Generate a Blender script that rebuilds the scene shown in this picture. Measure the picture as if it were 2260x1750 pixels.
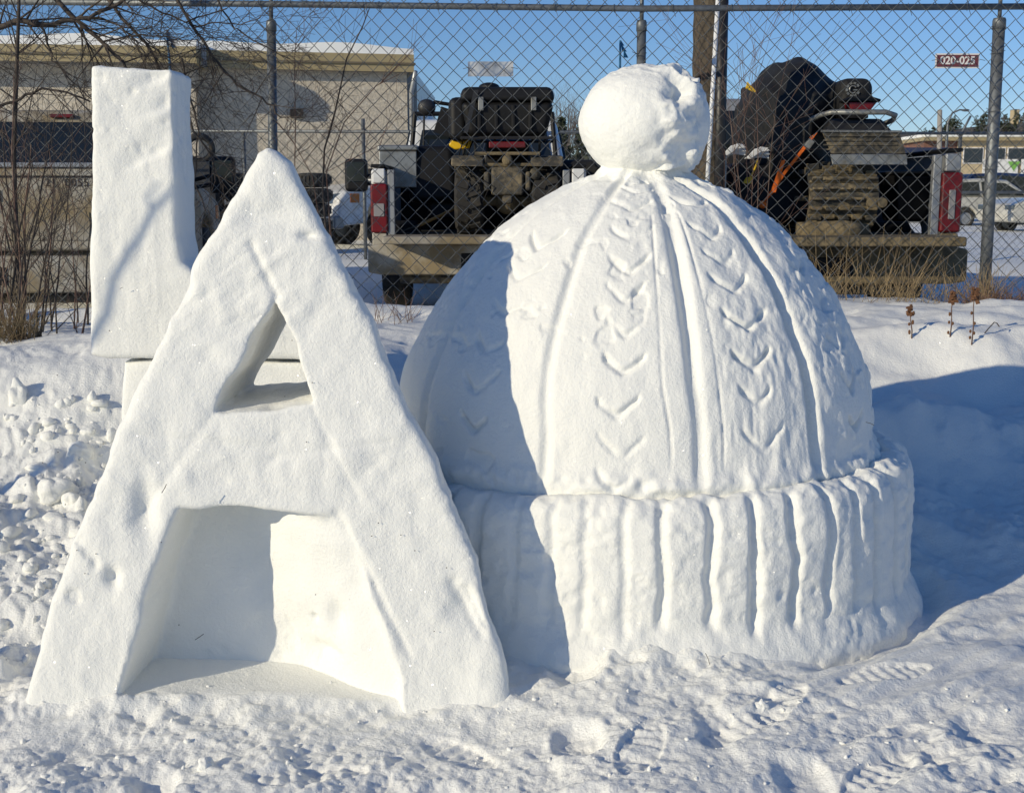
import bpy, math, random
import numpy as np
from mathutils import Vector, Matrix

R = math.radians
for o in list(bpy.data.objects):
    bpy.data.objects.remove(o, do_unlink=True)
scene = bpy.context.scene
col = scene.collection

# ------------------------------------------------------------------ camera, sky, sun, exposure
F = 2600.0                      # focal length in photo pixels (photo is 2260 x 1750)
CZ = 1.45
PITCH = math.atan(435.0 / F)
cam_d = bpy.data.cameras.new("camera")
cam_d.sensor_width = 36.0
cam_d.lens = 36.0 * F / 2260.0
cam_d.clip_start = 0.05
cam_d.clip_end = 3000.0
cam = bpy.data.objects.new("camera", cam_d)
cam.location = (0, 0, CZ)
cam.rotation_euler = (math.pi / 2 - PITCH, 0, 0)
col.objects.link(cam)
scene.camera = cam

SUN_EL = 18.5
SUN_H = 36.0                    # light travels towards +X, swung this far to +Y
world = bpy.data.worlds.new("World")
scene.world = world
world.use_nodes = True
wn = world.node_tree.nodes
wl = world.node_tree.links
bg = wn["Background"]
sky = wn.new("ShaderNodeTexSky")
sky.sky_type = 'NISHITA'
sky.sun_disc = False
sky.sun_elevation = R(SUN_EL)
sky.sun_rotation = R(270 - SUN_H)
sky.air_density = 1.0
sky.dust_density = 0.0
sky.ozone_density = 3.5
sky.altitude = 200
hs_ = wn.new('ShaderNodeHueSaturation'); hs_.inputs['Saturation'].default_value = 1.12
wl.new(sky.outputs[0], hs_.inputs['Color'])
tint = wn.new('ShaderNodeMix'); tint.data_type = 'RGBA'; tint.blend_type = 'MULTIPLY'; tint.inputs[0].default_value = 1.0
tint.inputs[7].default_value = (0.96, 1.02, 1.26, 1)
wl.new(hs_.outputs[0], tint.inputs[6])
wl.new(tint.outputs[2], bg.inputs[0])
bg.inputs[1].default_value = 0.084

sun_d = bpy.data.lights.new("sun", 'SUN')
sun_d.energy = 3.5
sun_d.angle = R(0.55)
sun_d.color = (1.0, 0.885, 0.66)
sun = bpy.data.objects.new("sun", sun_d)
ldir = Vector((math.cos(R(SUN_H)) * math.cos(R(SUN_EL)), math.sin(R(SUN_H)) * math.cos(R(SUN_EL)), -math.sin(R(SUN_EL))))
sun.rotation_euler = ldir.to_track_quat('-Z', 'Y').to_euler()
sun.location = (-20, -10, 12)
col.objects.link(sun)

scene.view_settings.view_transform = 'Standard'
scene.view_settings.look = 'None'
scene.view_settings.gamma = 1.0
scene.view_settings.exposure = 0.0
scene.view_settings.use_curve_mapping = False

scene.cycles.max_bounces = 6
scene.cycles.diffuse_bounces = 4
scene.cycles.glossy_bounces = 2
scene.cycles.transmission_bounces = 2

# ------------------------------------------------------------------ helpers
cp, sp = math.cos(PITCH), math.sin(PITCH)


def at(px, py, Y):
    """world point at depth Y that the photo shows at pixel (px, py)"""
    dx = (px - 1130.0) / F
    dv = (875.0 - py) / F
    t = Y / (cp + dv * sp)
    return Vector((dx * t, Y, CZ + (-sp + dv * cp) * t))


def sstep(a, b, x):
    t = np.clip((x - a) / (b - a), 0, 1)
    return t * t * (3 - 2 * t)


def _h(ix, iy, iz, seed):
    h = (ix.astype(np.int64) * 374761393 + iy.astype(np.int64) * 668265263 + iz.astype(np.int64) * 2147483629 + seed * 974711) & 0xFFFFFFFF
    h = ((h ^ (h >> 13)) * 1274126177) & 0xFFFFFFFF
    h = ((h ^ (h >> 16)) * 2246822519) & 0xFFFFFFFF
    h = h ^ (h >> 15)
    return (h & 0xFFFFFF).astype(np.float64) / 8388608.0 - 1.0


def vn(x, y, z, seed=0):
    x = np.asarray(x, float); y = np.asarray(y, float) + 0 * x; z = np.asarray(z, float) + 0 * x
    ix, iy, iz = np.floor(x), np.floor(y), np.floor(z)
    fx, fy, fz = x - ix, y - iy, z - iz
    u, v, w = [t * t * t * (t * (t * 6 - 15) + 10) for t in (fx, fy, fz)]
    r = 0
    for a in (0, 1):
        for b in (0, 1):
            for c in (0, 1):
                wt = (u if a else 1 - u) * (v if b else 1 - v) * (w if c else 1 - w)
                r = r + wt * _h(ix + a, iy + b, iz + c, seed)
    return r


def vn2(x, y, seed=0):
    x = np.asarray(x, float); y = np.asarray(y, float) + 0 * x
    ix, iy = np.floor(x), np.floor(y)
    fx, fy = x - ix, y - iy
    iz = np.zeros_like(ix)
    u, v = [t * t * t * (t * (t * 6 - 15) + 10) for t in (fx, fy)]
    return ((1 - u) * (1 - v) * _h(ix, iy, iz, seed) + u * (1 - v) * _h(ix + 1, iy, iz, seed)
            + (1 - u) * v * _h(ix, iy + 1, iz, seed) + u * v * _h(ix + 1, iy + 1, iz, seed))


def fbm3(P, s, octv, seed, gain=0.5):
    r = 0; a = 1.0
    for k in range(octv):
        r = r + a * vn(P[:, 0] / s + 17.3 * k, P[:, 1] / s + 5.1 * k, P[:, 2] / s - 3.7 * k, seed + k)
        s *= 0.5; a *= gain
    return r


def fbm2(x, y, s, octv, seed, gain=0.5):
    r = 0; a = 1.0
    for k in range(octv):
        r = r + a * vn2(x / s + 11.3 * k, y / s - 7.7 * k, seed + k)
        s *= 0.5; a *= gain
    return r


def mesh_np(name, V, Q):
    """mesh from numpy vertices and an (n,4) or (n,3) face array"""
    me = bpy.data.meshes.new(name)
    k = Q.shape[1]
    me.vertices.add(len(V)); me.vertices.foreach_set("co", np.asarray(V, np.float32).ravel())
    me.loops.add(Q.size); me.loops.foreach_set("vertex_index", np.asarray(Q, np.int32).ravel())
    me.polygons.add(len(Q))
    me.polygons.foreach_set("loop_start", np.arange(0, Q.size, k, dtype=np.int32))
    me.polygons.foreach_set("loop_total", np.full(len(Q), k, np.int32))
    me.polygons.foreach_set("use_smooth", np.ones(len(Q), bool))
    me.update(calc_edges=True)
    me.validate()
    return me


def normals_np(V, Q):
    n = np.cross(V[Q[:, 2]] - V[Q[:, 0]], V[Q[:, -1]] - V[Q[:, 1]])
    N = np.zeros_like(V)
    for k in range(Q.shape[1]):
        np.add.at(N, Q[:, k], n)
    return N / np.maximum(np.linalg.norm(N, axis=1, keepdims=True), 1e-9)


def surface_nets(Fv, org, h):
    nx, ny, nz = Fv.shape
    S = Fv < 0
    cnt = np.zeros((nx - 1, ny - 1, nz - 1), np.int8)
    offs = [(a, b, c) for a in (0, 1) for b in (0, 1) for c in (0, 1)]
    for a, b, c in offs:
        cnt += S[a:nx - 1 + a, b:ny - 1 + b, c:nz - 1 + c]
    act = (cnt > 0) & (cnt < 8)
    I, J, K = np.nonzero(act)
    idx = np.full(act.shape, -1, np.int64); idx[I, J, K] = np.arange(len(I))
    acc = np.zeros((len(I), 3)); n = np.zeros(len(I))
    for p in offs:
        for ax in range(3):
            if p[ax]:
                continue
            q = list(p); q[ax] = 1
            f0 = Fv[I + p[0], J + p[1], K + p[2]]; f1 = Fv[I + q[0], J + q[1], K + q[2]]
            m = (f0 < 0) != (f1 < 0)
            t = np.where(m, f0 / np.where(m, f0 - f1, 1), 0)
            pos = np.empty((len(I), 3))
            for d in range(3):
                pos[:, d] = p[d] + (t if d == ax else 0)
            acc += pos * m[:, None]; n += m
    V = (acc / n[:, None] + np.stack([I, J, K], 1)) * h + np.asarray(org)
    quads = []
    e = S[:-1, 1:-1, 1:-1] != S[1:, 1:-1, 1:-1]
    i, j, k = np.nonzero(e); j += 1; k += 1
    q = np.stack([idx[i, j - 1, k - 1], idx[i, j, k - 1], idx[i, j, k], idx[i, j - 1, k]], 1)
    fl = ~S[i, j, k]; q[fl] = q[fl][:, ::-1]; quads.append(q)
    e = S[1:-1, :-1, 1:-1] != S[1:-1, 1:, 1:-1]
    i, j, k = np.nonzero(e); i += 1; k += 1
    q = np.stack([idx[i - 1, j, k - 1], idx[i - 1, j, k], idx[i, j, k], idx[i, j, k - 1]], 1)
    fl = ~S[i, j, k]; q[fl] = q[fl][:, ::-1]; quads.append(q)
    e = S[1:-1, 1:-1, :-1] != S[1:-1, 1:-1, 1:]
    i, j, k = np.nonzero(e); i += 1; j += 1
    q = np.stack([idx[i - 1, j - 1, k], idx[i, j - 1, k], idx[i, j, k], idx[i - 1, j, k]], 1)
    fl = ~S[i, j, k]; q[fl] = q[fl][:, ::-1]; quads.append(q)
    return V, np.concatenate(quads)


def poly_sdf(px, py, poly):
    """signed distance to a 2-D polygon (negative inside)"""
    P = np.asarray(poly, float)
    d = np.full(px.shape, 1e9); s = np.ones(px.shape)
    n = len(P)
    for i in range(n):
        a, b = P[i], P[i - 1]
        ex, ey = b - a
        wx, wy = px - a[0], py - a[1]
        t = np.clip((wx * ex + wy * ey) / (ex * ex + ey * ey + 1e-12), 0, 1)
        bx, by = wx - ex * t, wy - ey * t
        d = np.minimum(d, bx * bx + by * by)
        c1 = py >= a[1]; c2 = py < b[1]; c3 = ex * wy > ey * wx
        s = np.where((c1 & c2 & c3) | (~c1 & ~c2 & ~c3), -s, s)
    return s * np.sqrt(d)


def smax(a, b, k):
    h = np.clip(0.5 - 0.5 * (b - a) / k, 0, 1)
    return b + (a - b) * h + k * h * (1 - h)


def smin(a, b, k):
    return -smax(-a, -b, k)


def lnk(o, parent=None):
    col.objects.link(o)
    if parent:
        o.parent = parent
    return o


def tag(o, label=None, cat=None, group=None, kind=None):
    if label: o["label"] = label
    if cat: o["category"] = cat
    if group: o["group"] = group
    if kind: o["kind"] = kind
    return o


def empty(name, loc=(0, 0, 0), rz=0.0):
    o = bpy.data.objects.new(name, None)
    o.location = loc; o.rotation_euler = (0, 0, rz); o.empty_display_size = 0.2
    return lnk(o)


def obj_np(name, V, Q, mat, parent=None):
    o = bpy.data.objects.new(name, mesh_np(name, V, Q))
    o.data.materials.append(mat)
    return lnk(o, parent)


def copy_tree(o, parent=None):
    c = o.copy(); lnk(c, parent)
    for ch in list(o.children):
        copy_tree(ch, c)
    return c


class MB:
    """collects simple shapes, builds them as one mesh object"""

    def __init__(s):
        s.v = []; s.f = []

    def add(s, vs, fs):
        n = len(s.v)
        s.v += [tuple(v) for v in vs]
        s.f += [tuple(i + n for i in f) for f in fs]
        return s

    def hexa(s, p):   # p: bottom 4 (ccw) then top 4
        return s.add(p, [(3, 2, 1, 0), (4, 5, 6, 7), (0, 1, 5, 4), (1, 2, 6, 5), (2, 3, 7, 6), (3, 0, 4, 7)])

    def box(s, x0, x1, y0, y1, z0, z1):
        return s.hexa([(x0, y0, z0), (x1, y0, z0), (x1, y1, z0), (x0, y1, z0), (x0, y0, z1), (x1, y0, z1), (x1, y1, z1), (x0, y1, z1)])

    def frus(s, a, z0, b, z1):  # a, b = (x0,x1,y0,y1) at z0 and z1
        return s.hexa([(a[0], a[2], z0), (a[1], a[2], z0), (a[1], a[3], z0), (a[0], a[3], z0),
                       (b[0], b[2], z1), (b[1], b[2], z1), (b[1], b[3], z1), (b[0], b[3], z1)])

    def obox(s, c, size, M=None):
        M = M or Matrix.Identity(3)
        x, y, z = [t / 2 for t in size]
        c = Vector(c)
        pts = [(-x, -y, -z), (x, -y, -z), (x, y, -z), (-x, y, -z), (-x, -y, z), (x, -y, z), (x, y, z), (-x, y, z)]
        return s.hexa([c + M @ Vector(p) for p in pts])

    def tube(s, pts, rad, n=6, caps=True):
        pts = [Vector(p) for p in pts]
        if not hasattr(rad, '__len__'):
            rad = [rad] * len(pts)
        base = len(s.v)
        ref = None
        for i, p in enumerate(pts):
            t = (pts[min(i + 1, len(pts) - 1)] - pts[max(i - 1, 0)])
            if t.length < 1e-9: t = Vector((0, 0, 1))
            t.normalize()
            if ref is None:
                ref = t.orthogonal().normalized()
            ref = (ref - t * ref.dot(t))
            if ref.length < 1e-6: ref = t.orthogonal()
            ref.normalize()
            b = t.cross(ref)
            for k in range(n):
                a = 2 * math.pi * k / n
                s.v.append(tuple(p + (ref * math.cos(a) + b * math.sin(a)) * rad[i]))
        for i in range(len(pts) - 1):
            for k in range(n):
                k2 = (k + 1) % n
                s.f.append((base + i * n + k, base + i * n + k2, base + (i + 1) * n + k2, base + (i + 1) * n + k))
        if caps:
            s.f.append(tuple(base + k for k in reversed(range(n))))
            e = base + (len(pts) - 1) * n
            s.f.append(tuple(e + k for k in range(n)))
        return s

    def lathe(s, prof, c, axis='y', n=24, closed=False):
        """prof: (r, h) along the axis"""
        base = len(s.v); c = Vector(c)
        for r, h in prof:
            for k in range(n):
                a = 2 * math.pi * k / n
                u, w = r * math.cos(a), r * math.sin(a)
                p = {'x': (h, u, w), 'y': (u, h, w), 'z': (u, w, h)}[axis]
                s.v.append(tuple(c + Vector(p)))
        m = len(prof)
        for i in range(m if closed else m - 1):
            j = (i + 1) % m
            for k in range(n):
                k2 = (k + 1) % n
                q = (base + i * n + k, base + i * n + k2, base + j * n + k2, base + j * n + k)
                s.f.append(q if axis != 'y' else q[::-1])
        return s

    def prism(s, poly, a0, a1, plane='xz', off=(0, 0, 0)):
        n = len(poly); o = Vector(off)
        vs = []
        for a in (a0, a1):
            for (p, q) in poly:
                vs.append(o + Vector({'xz': (p, a, q), 'yz': (a, p, q), 'xy': (p, q, a)}[plane]))
        fs = [tuple(range(n)), tuple(range(2 * n - 1, n - 1, -1))]
        for i in range(n):
            j = (i + 1) % n
            fs.append((i, i + n, j + n, j))
        return s.add(vs, fs)

    def ell(s, c, r, nu=16, nv=10):
        base = len(s.v)
        for j in range(nv + 1):
            ph = math.pi * j / nv
            for i in range(nu):
                t = 2 * math.pi * i / nu
                s.v.append((c[0] + r[0] * math.sin(ph) * math.cos(t), c[1] + r[1] * math.sin(ph) * math.sin(t), c[2] + r[2] * math.cos(ph)))
        for j in range(nv):
            for i in range(nu):
                i2 = (i + 1) % nu
                s.f.append((base + j * nu + i, base + (j + 1) * nu + i, base + (j + 1) * nu + i2, base + j * nu + i2))
        return s

    def build(s, name, mat, parent=None, smooth=False, bevel=0.0, seg=2):
        me = bpy.data.meshes.new(name)
        me.from_pydata(s.v, [], s.f)
        me.validate(); me.update()
        import bmesh
        bm = bmesh.new(); bm.from_mesh(me)
        bmesh.ops.recalc_face_normals(bm, faces=bm.faces)
        bm.to_mesh(me); bm.free()
        if smooth:
            me.polygons.foreach_set("use_smooth", np.ones(len(me.polygons), bool))
        me.materials.append(mat)
        o = bpy.data.objects.new(name, me)
        if bevel:
            m = o.modifiers.new("bevel", 'BEVEL'); m.width = bevel; m.segments = seg; m.limit_method = 'ANGLE'; m.angle_limit = R(35)
            me.polygons.foreach_set("use_smooth", np.ones(len(me.polygons), bool))
            m.harden_normals = True
        return lnk(o, parent)


def text_mesh(body, size, mat, name, parent=None, extrude=0.001, spacing=1.0, bold=0.0):
    cu = bpy.data.curves.new(name, 'FONT')
    cu.body = body; cu.size = size; cu.extrude = extrude; cu.align_x = 'CENTER'; cu.align_y = 'CENTER'
    cu.space_character = spacing; cu.offset = bold
    tmp = bpy.data.objects.new("tmp", cu); col.objects.link(tmp)
    dg = bpy.context.evaluated_depsgraph_get()
    me = bpy.data.meshes.new_from_object(tmp.evaluated_get(dg))
    bpy.data.objects.remove(tmp, do_unlink=True)
    me.materials.clear(); me.materials.append(mat)
    o = bpy.data.objects.new(name, me)
    return lnk(o, parent)


# ------------------------------------------------------------------ materials
def mat(name, base, rough=0.6, metal=0.0, spec=0.5, noise=None, bump=None, emit=None, alpha=None, coat=0.0, sss=None, trans=0.0):
    """noise: list of (colour2, scale, lo, hi, detail[, stretch]); bump: list of (scale, strength, distance)"""
    m = bpy.data.materials.new(name); m.use_nodes = True
    nt = m.node_tree; N = nt.nodes; L = nt.links
    b = N["Principled BSDF"]
    b.inputs["Base Color"].default_value = (*base, 1)
    b.inputs["Roughness"].default_value = rough
    b.inputs["Metallic"].default_value = metal
    b.inputs["Specular IOR Level"].default_value = spec
    if coat: b.inputs["Coat Weight"].default_value = coat
    if trans: b.inputs["Transmission Weight"].default_value = trans
    if sss:
        b.inputs["Subsurface Weight"].default_value = sss[0]
        b.inputs["Subsurface Radius"].default_value = sss[1]
        b.inputs["Subsurface Scale"].default_value = sss[2]
    tc = N.new("ShaderNodeTexCoord")
    prev = None
    for it in (noise or []):
        c2, sc, lo, hi, det = it[:5]
        nz = N.new("ShaderNodeTexNoise"); nz.inputs["Scale"].default_value = sc; nz.inputs["Detail"].default_value = det
        nz.inputs["Roughness"].default_value = 0.62
        src = tc.outputs["Object"]
        if len(it) > 5:
            mp = N.new("ShaderNodeMapping"); mp.inputs["Scale"].default_value = it[5]; L.new(src, mp.inputs[0]); src = mp.outputs[0]
        L.new(src, nz.inputs["Vector"])
        mr = N.new("ShaderNodeMapRange"); mr.inputs[1].default_value = lo; mr.inputs[2].default_value = hi
        L.new(nz.outputs["Fac"], mr.inputs[0])
        mx = N.new("ShaderNodeMix"); mx.data_type = 'RGBA'
        L.new(mr.outputs[0], mx.inputs[0])
        if prev is None: mx.inputs[6].default_value = (*base, 1)
        else: L.new(prev, mx.inputs[6])
        mx.inputs[7].default_value = (*c2, 1)
        prev = mx.outputs[2]
    if prev is not None: L.new(prev, b.inputs["Base Color"])
    pn = None
    for sc, st, dist in (bump or []):
        nz = N.new("ShaderNodeTexNoise"); nz.inputs["Scale"].default_value = sc; nz.inputs["Detail"].default_value = 4
        L.new(tc.outputs["Object"], nz.inputs["Vector"])
        bp = N.new("ShaderNodeBump"); bp.inputs["Strength"].default_value = st; bp.inputs["Distance"].default_value = dist
        L.new(nz.outputs["Fac"], bp.inputs["Height"])
        if pn is not None: L.new(pn, bp.inputs["Normal"])
        pn = bp.outputs[0]
    if pn is not None: L.new(pn, b.inputs["Normal"])
    return m


M = {}
SN = (0.87, 0.87, 0.825)
M['snow'] = mat('packed_snow', SN, 0.6, spec=0.15, bump=[(22, 0.25, 0.006), (95, 0.6, 0.0042), (300, 0.75, 0.0022)])
M['snow_g'] = mat('ground_snow', SN, 0.6, spec=0.15, bump=[(40, 0.45, 0.006), (120, 0.75, 0.0042), (350, 0.7, 0.002)])
for m_ in (M['snow'], M['snow_g']):      # crystal facets that glint in the sun
    N_ = m_.node_tree.nodes; L_ = m_.node_tree.links; b_ = N_["Principled BSDF"]
    tc_ = N_.new("ShaderNodeTexCoord"); vo = N_.new("ShaderNodeTexVoronoi"); vo.inputs["Scale"].default_value = 330
    L_.new(tc_.outputs["Object"], vo.inputs["Vector"])
    su = N_.new("ShaderNodeVectorMath"); su.operation = 'SUBTRACT'; su.inputs[1].default_value = (0.5, 0.5, 0.5); L_.new(vo.outputs["Color"], su.inputs[0])
    sc_ = N_.new("ShaderNodeVectorMath"); sc_.operation = 'SCALE'; sc_.inputs["Scale"].default_value = 2.2; L_.new(su.outputs[0], sc_.inputs[0])
    ge = N_.new("ShaderNodeNewGeometry"); ad = N_.new("ShaderNodeVectorMath"); ad.operation = 'ADD'
    L_.new(ge.outputs["Normal"], ad.inputs[0]); L_.new(sc_.outputs[0], ad.inputs[1])
    no = N_.new("ShaderNodeVectorMath"); no.operation = 'NORMALIZE'; L_.new(ad.outputs[0], no.inputs[0])
    b_.inputs["Coat Weight"].default_value = 0.06; b_.inputs["Coat Roughness"].default_value = 0.10
    L_.new(no.outputs[0], b_.inputs["Coat Normal"])
M['galv'] = mat('galvanised_steel', (0.2, 0.215, 0.225), 0.55, 0.6, noise=[((0.12, 0.127, 0.13), 30, 0.4, 0.7, 4)])
M['wire'] = mat('galvanised_wire', (0.125, 0.13, 0.128), 0.6, 0.5)
M['bark'] = mat('grey_brown_bark', (0.045, 0.036, 0.03), 0.85, noise=[((0.11, 0.085, 0.065), 30, 0.45, 0.7, 5, (1, 1, .3))], bump=[(90, 0.5, 0.004)])
M['twig'] = mat('reddish_twig', (0.11, 0.06, 0.045), 0.8, noise=[((0.2, 0.14, 0.1), 18, 0.45, 0.65, 3)])
M['drygrass'] = mat('dry_straw', (0.26, 0.195, 0.105), 0.8, noise=[((0.13, 0.09, 0.05), 12, 0.4, 0.65, 3)])
M['seed'] = mat('brown_seed_head', (0.14, 0.065, 0.03), 0.9)
M['stucco'] = mat('pebble_dash_wall', (0.60, 0.53, 0.42), 0.9, noise=[((0.38, 0.345, 0.29), 22, 0.42, 0.62, 5), ((0.64, 0.6, 0.52), 9, 0.55, 0.75, 3)], bump=[(28, 0.6, 0.02)])
M['fascia'] = mat('tan_fascia', (0.36, 0.29, 0.155), 0.5)
M['fascia_d'] = mat('brown_gutter', (0.16, 0.13, 0.08), 0.5)
M['soffit'] = mat('grey_soffit', (0.2, 0.19, 0.17), 0.7)
M['white'] = mat('white_paint', (0.72, 0.73, 0.73), 0.3, coat=0.4, noise=[((0.45, 0.43, 0.38), 3.2, 0.5, 0.75, 6)])
M['whitep'] = mat('white_plastic', (0.75, 0.76, 0.76), 0.45)
MUD = (0.25, 0.195, 0.11)
M['mudwhite'] = mat('mud_splashed_white_paint', (0.42, 0.41, 0.37), 0.55, noise=[(MUD, 2.5, 0.35, 0.58, 7), ((0.15, 0.12, 0.075), 6, 0.52, 0.75, 6)])
M['mud'] = mat('dried_mud', (0.21, 0.165, 0.095), 0.9, noise=[((0.10, 0.08, 0.048), 8, 0.42, 0.65, 7), ((0.055, 0.05, 0.04), 5, 0.55, 0.72, 6)], bump=[(25, 0.5, 0.02)])
M['muddark'] = mat('muddy_black_metal', (0.05, 0.047, 0.04), 0.8, noise=[((0.25, 0.2, 0.12), 10, 0.45, 0.68, 7)], bump=[(30, 0.5, 0.01)])
M['silver'] = mat('grey_paint', (0.33, 0.345, 0.36), 0.35, 0.3, noise=[((0.24, 0.22, 0.18), 3, 0.5, 0.8, 6)])
M['bluegrey'] = mat('blue_grey_car_paint', (0.23, 0.27, 0.32), 0.3, 0.2, coat=0.5, noise=[((0.2, 0.2, 0.19), 4, 0.5, 0.8, 5)])
M['navy'] = mat('navy_car_paint', (0.02, 0.035, 0.09), 0.25, coat=0.6)
M['offwhite'] = mat('cream_car_paint', (0.55, 0.53, 0.46), 0.35, coat=0.4, noise=[((0.4, 0.37, 0.3), 2, 0.5, 0.8, 5)])
M['black'] = mat('black_plastic', (0.008, 0.008, 0.009), 0.55, spec=0.3)
M['blackm'] = mat('black_metal', (0.02, 0.02, 0.022), 0.45, noise=[((0.035, 0.032, 0.026), 7, 0.5, 0.75, 5)])
M['cover'] = mat('black_cover_cloth', (0.006, 0.006, 0.0065), 0.75, noise=[((0.017, 0.016, 0.013), 4, 0.48, 0.75, 5)], bump=[(9, 0.35, 0.03), (60, 0.3, 0.004)])
M['vinyl'] = mat('black_trunk_plastic', (0.008, 0.008, 0.009), 0.55, spec=0.3, noise=[((0.016, 0.0155, 0.013), 5, 0.45, 0.75, 5)], bump=[(20, 0.25, 0.006)])
M['rubber'] = mat('black_rubber', (0.022, 0.021, 0.02), 0.85, noise=[((0.075, 0.062, 0.042), 7, 0.48, 0.75, 6)], bump=[(40, 0.4, 0.006)])
M['glass'] = mat('dark_car_glass', (0.014, 0.018, 0.02), 0.06, spec=0.6)
M['mirror'] = mat('mirror_glass', (0.35, 0.5, 0.5), 0.08, 0.9)
M['redlamp'] = mat('red_lamp_lens', (0.15, 0.004, 0.007), 0.35, noise=[((0.06, 0.02, 0.017), 7, 0.42, 0.75, 3)])
M['clearlamp'] = mat('clear_lamp_lens', (0.27, 0.26, 0.26), 0.3, coat=0.3)
M['headlamp'] = mat('headlamp_lens', (0.10, 0.13, 0.155), 0.12, 0.2, coat=0.8)
M['amber'] = mat('amber_lens', (0.5, 0.14, 0.02), 0.25)
M['orange'] = mat('orange_strap', (0.72, 0.14, 0.01), 0.7)
M['yellow'] = mat('yellow_plastic', (0.75, 0.47, 0.01), 0.45)
M['chrome'] = mat('grey_tube', (0.30, 0.305, 0.29), 0.5, 0.5, noise=[((0.16, 0.145, 0.11), 9, 0.48, 0.7, 5)])
M['plate'] = mat('chequer_plate', (0.36, 0.37, 0.36), 0.42, 0.7, noise=[((0.22, 0.21, 0.18), 6, 0.45, 0.7, 5)])
M['wood'] = mat('weathered_pole_wood', (0.10, 0.08, 0.055), 0.9, noise=[((0.035, 0.028, 0.022), 7, 0.44, 0.62, 6, (1, 1, .14)), ((0.15, 0.125, 0.085), 10, 0.58, 0.75, 4, (1, 1, .2))], bump=[(35, 0.7, 0.02)])
M['woodgrey'] = mat('grey_timber', (0.3, 0.28, 0.25), 0.9)
M['shovel'] = mat('shovel_handle_wood', (0.42, 0.22, 0.06), 0.6)
M['blue'] = mat('blue_ribbon', (0.01, 0.12, 0.26), 0.6)
M['maroon'] = mat('maroon_sign', (0.14, 0.035, 0.045), 0.45)
M['signwhite'] = mat('sign_white', (0.72, 0.70, 0.68), 0.45)
M['signblank'] = mat('blank_metal_sign', (0.55, 0.56, 0.57), 0.35, 0.35, noise=[((0.33, 0.35, 0.38), 9, 0.45, 0.6, 3)])
M['brick'] = mat('red_brick_far', (0.21, 0.105, 0.075), 0.9, noise=[((0.15, 0.075, 0.055), 5, 0.4, 0.65, 4)])
M['cream'] = mat('cream_panel', (0.52, 0.42, 0.26), 0.7)
M['bldglass'] = mat('building_glass', (0.03, 0.04, 0.05), 0.15)
M['banner'] = mat('white_banner', (0.72, 0.72, 0.7), 0.6)
M['green'] = mat('green_print', (0.18, 0.42, 0.08), 0.6)
M['dumpster'] = mat('navy_container', (0.03, 0.04, 0.085), 0.5)
M['hill'] = mat('brown_wooded_hill', (0.10, 0.085, 0.065), 0.95, noise=[((0.05, 0.055, 0.04), 0.15, 0.4, 0.65, 6)])
M['conifer'] = mat('conifer_needles', (0.035, 0.05, 0.03), 0.9, noise=[((0.07, 0.075, 0.04), 2, 0.45, 0.65, 3)])
M['baretree'] = mat('bare_far_twigs', (0.15, 0.13, 0.115), 0.9)
M['dirt'] = mat('black_speck', (0.04, 0.03, 0.02), 0.9)
M['orangetile'] = mat('brake_dust', (0.1, 0.1, 0.1), 0.5)

# ------------------------------------------------------------------ ground
HX, HY, HA, HB = at(1415, 440, 4.35).x, 4.35, 1.02, 0.80      # hat axis and brim half-axes
A_Y = 3.35                                                    # front face of the letter A
AX0, AX1 = at(60, 1500, A_Y).x, at(1125, 1500, A_Y).x


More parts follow.
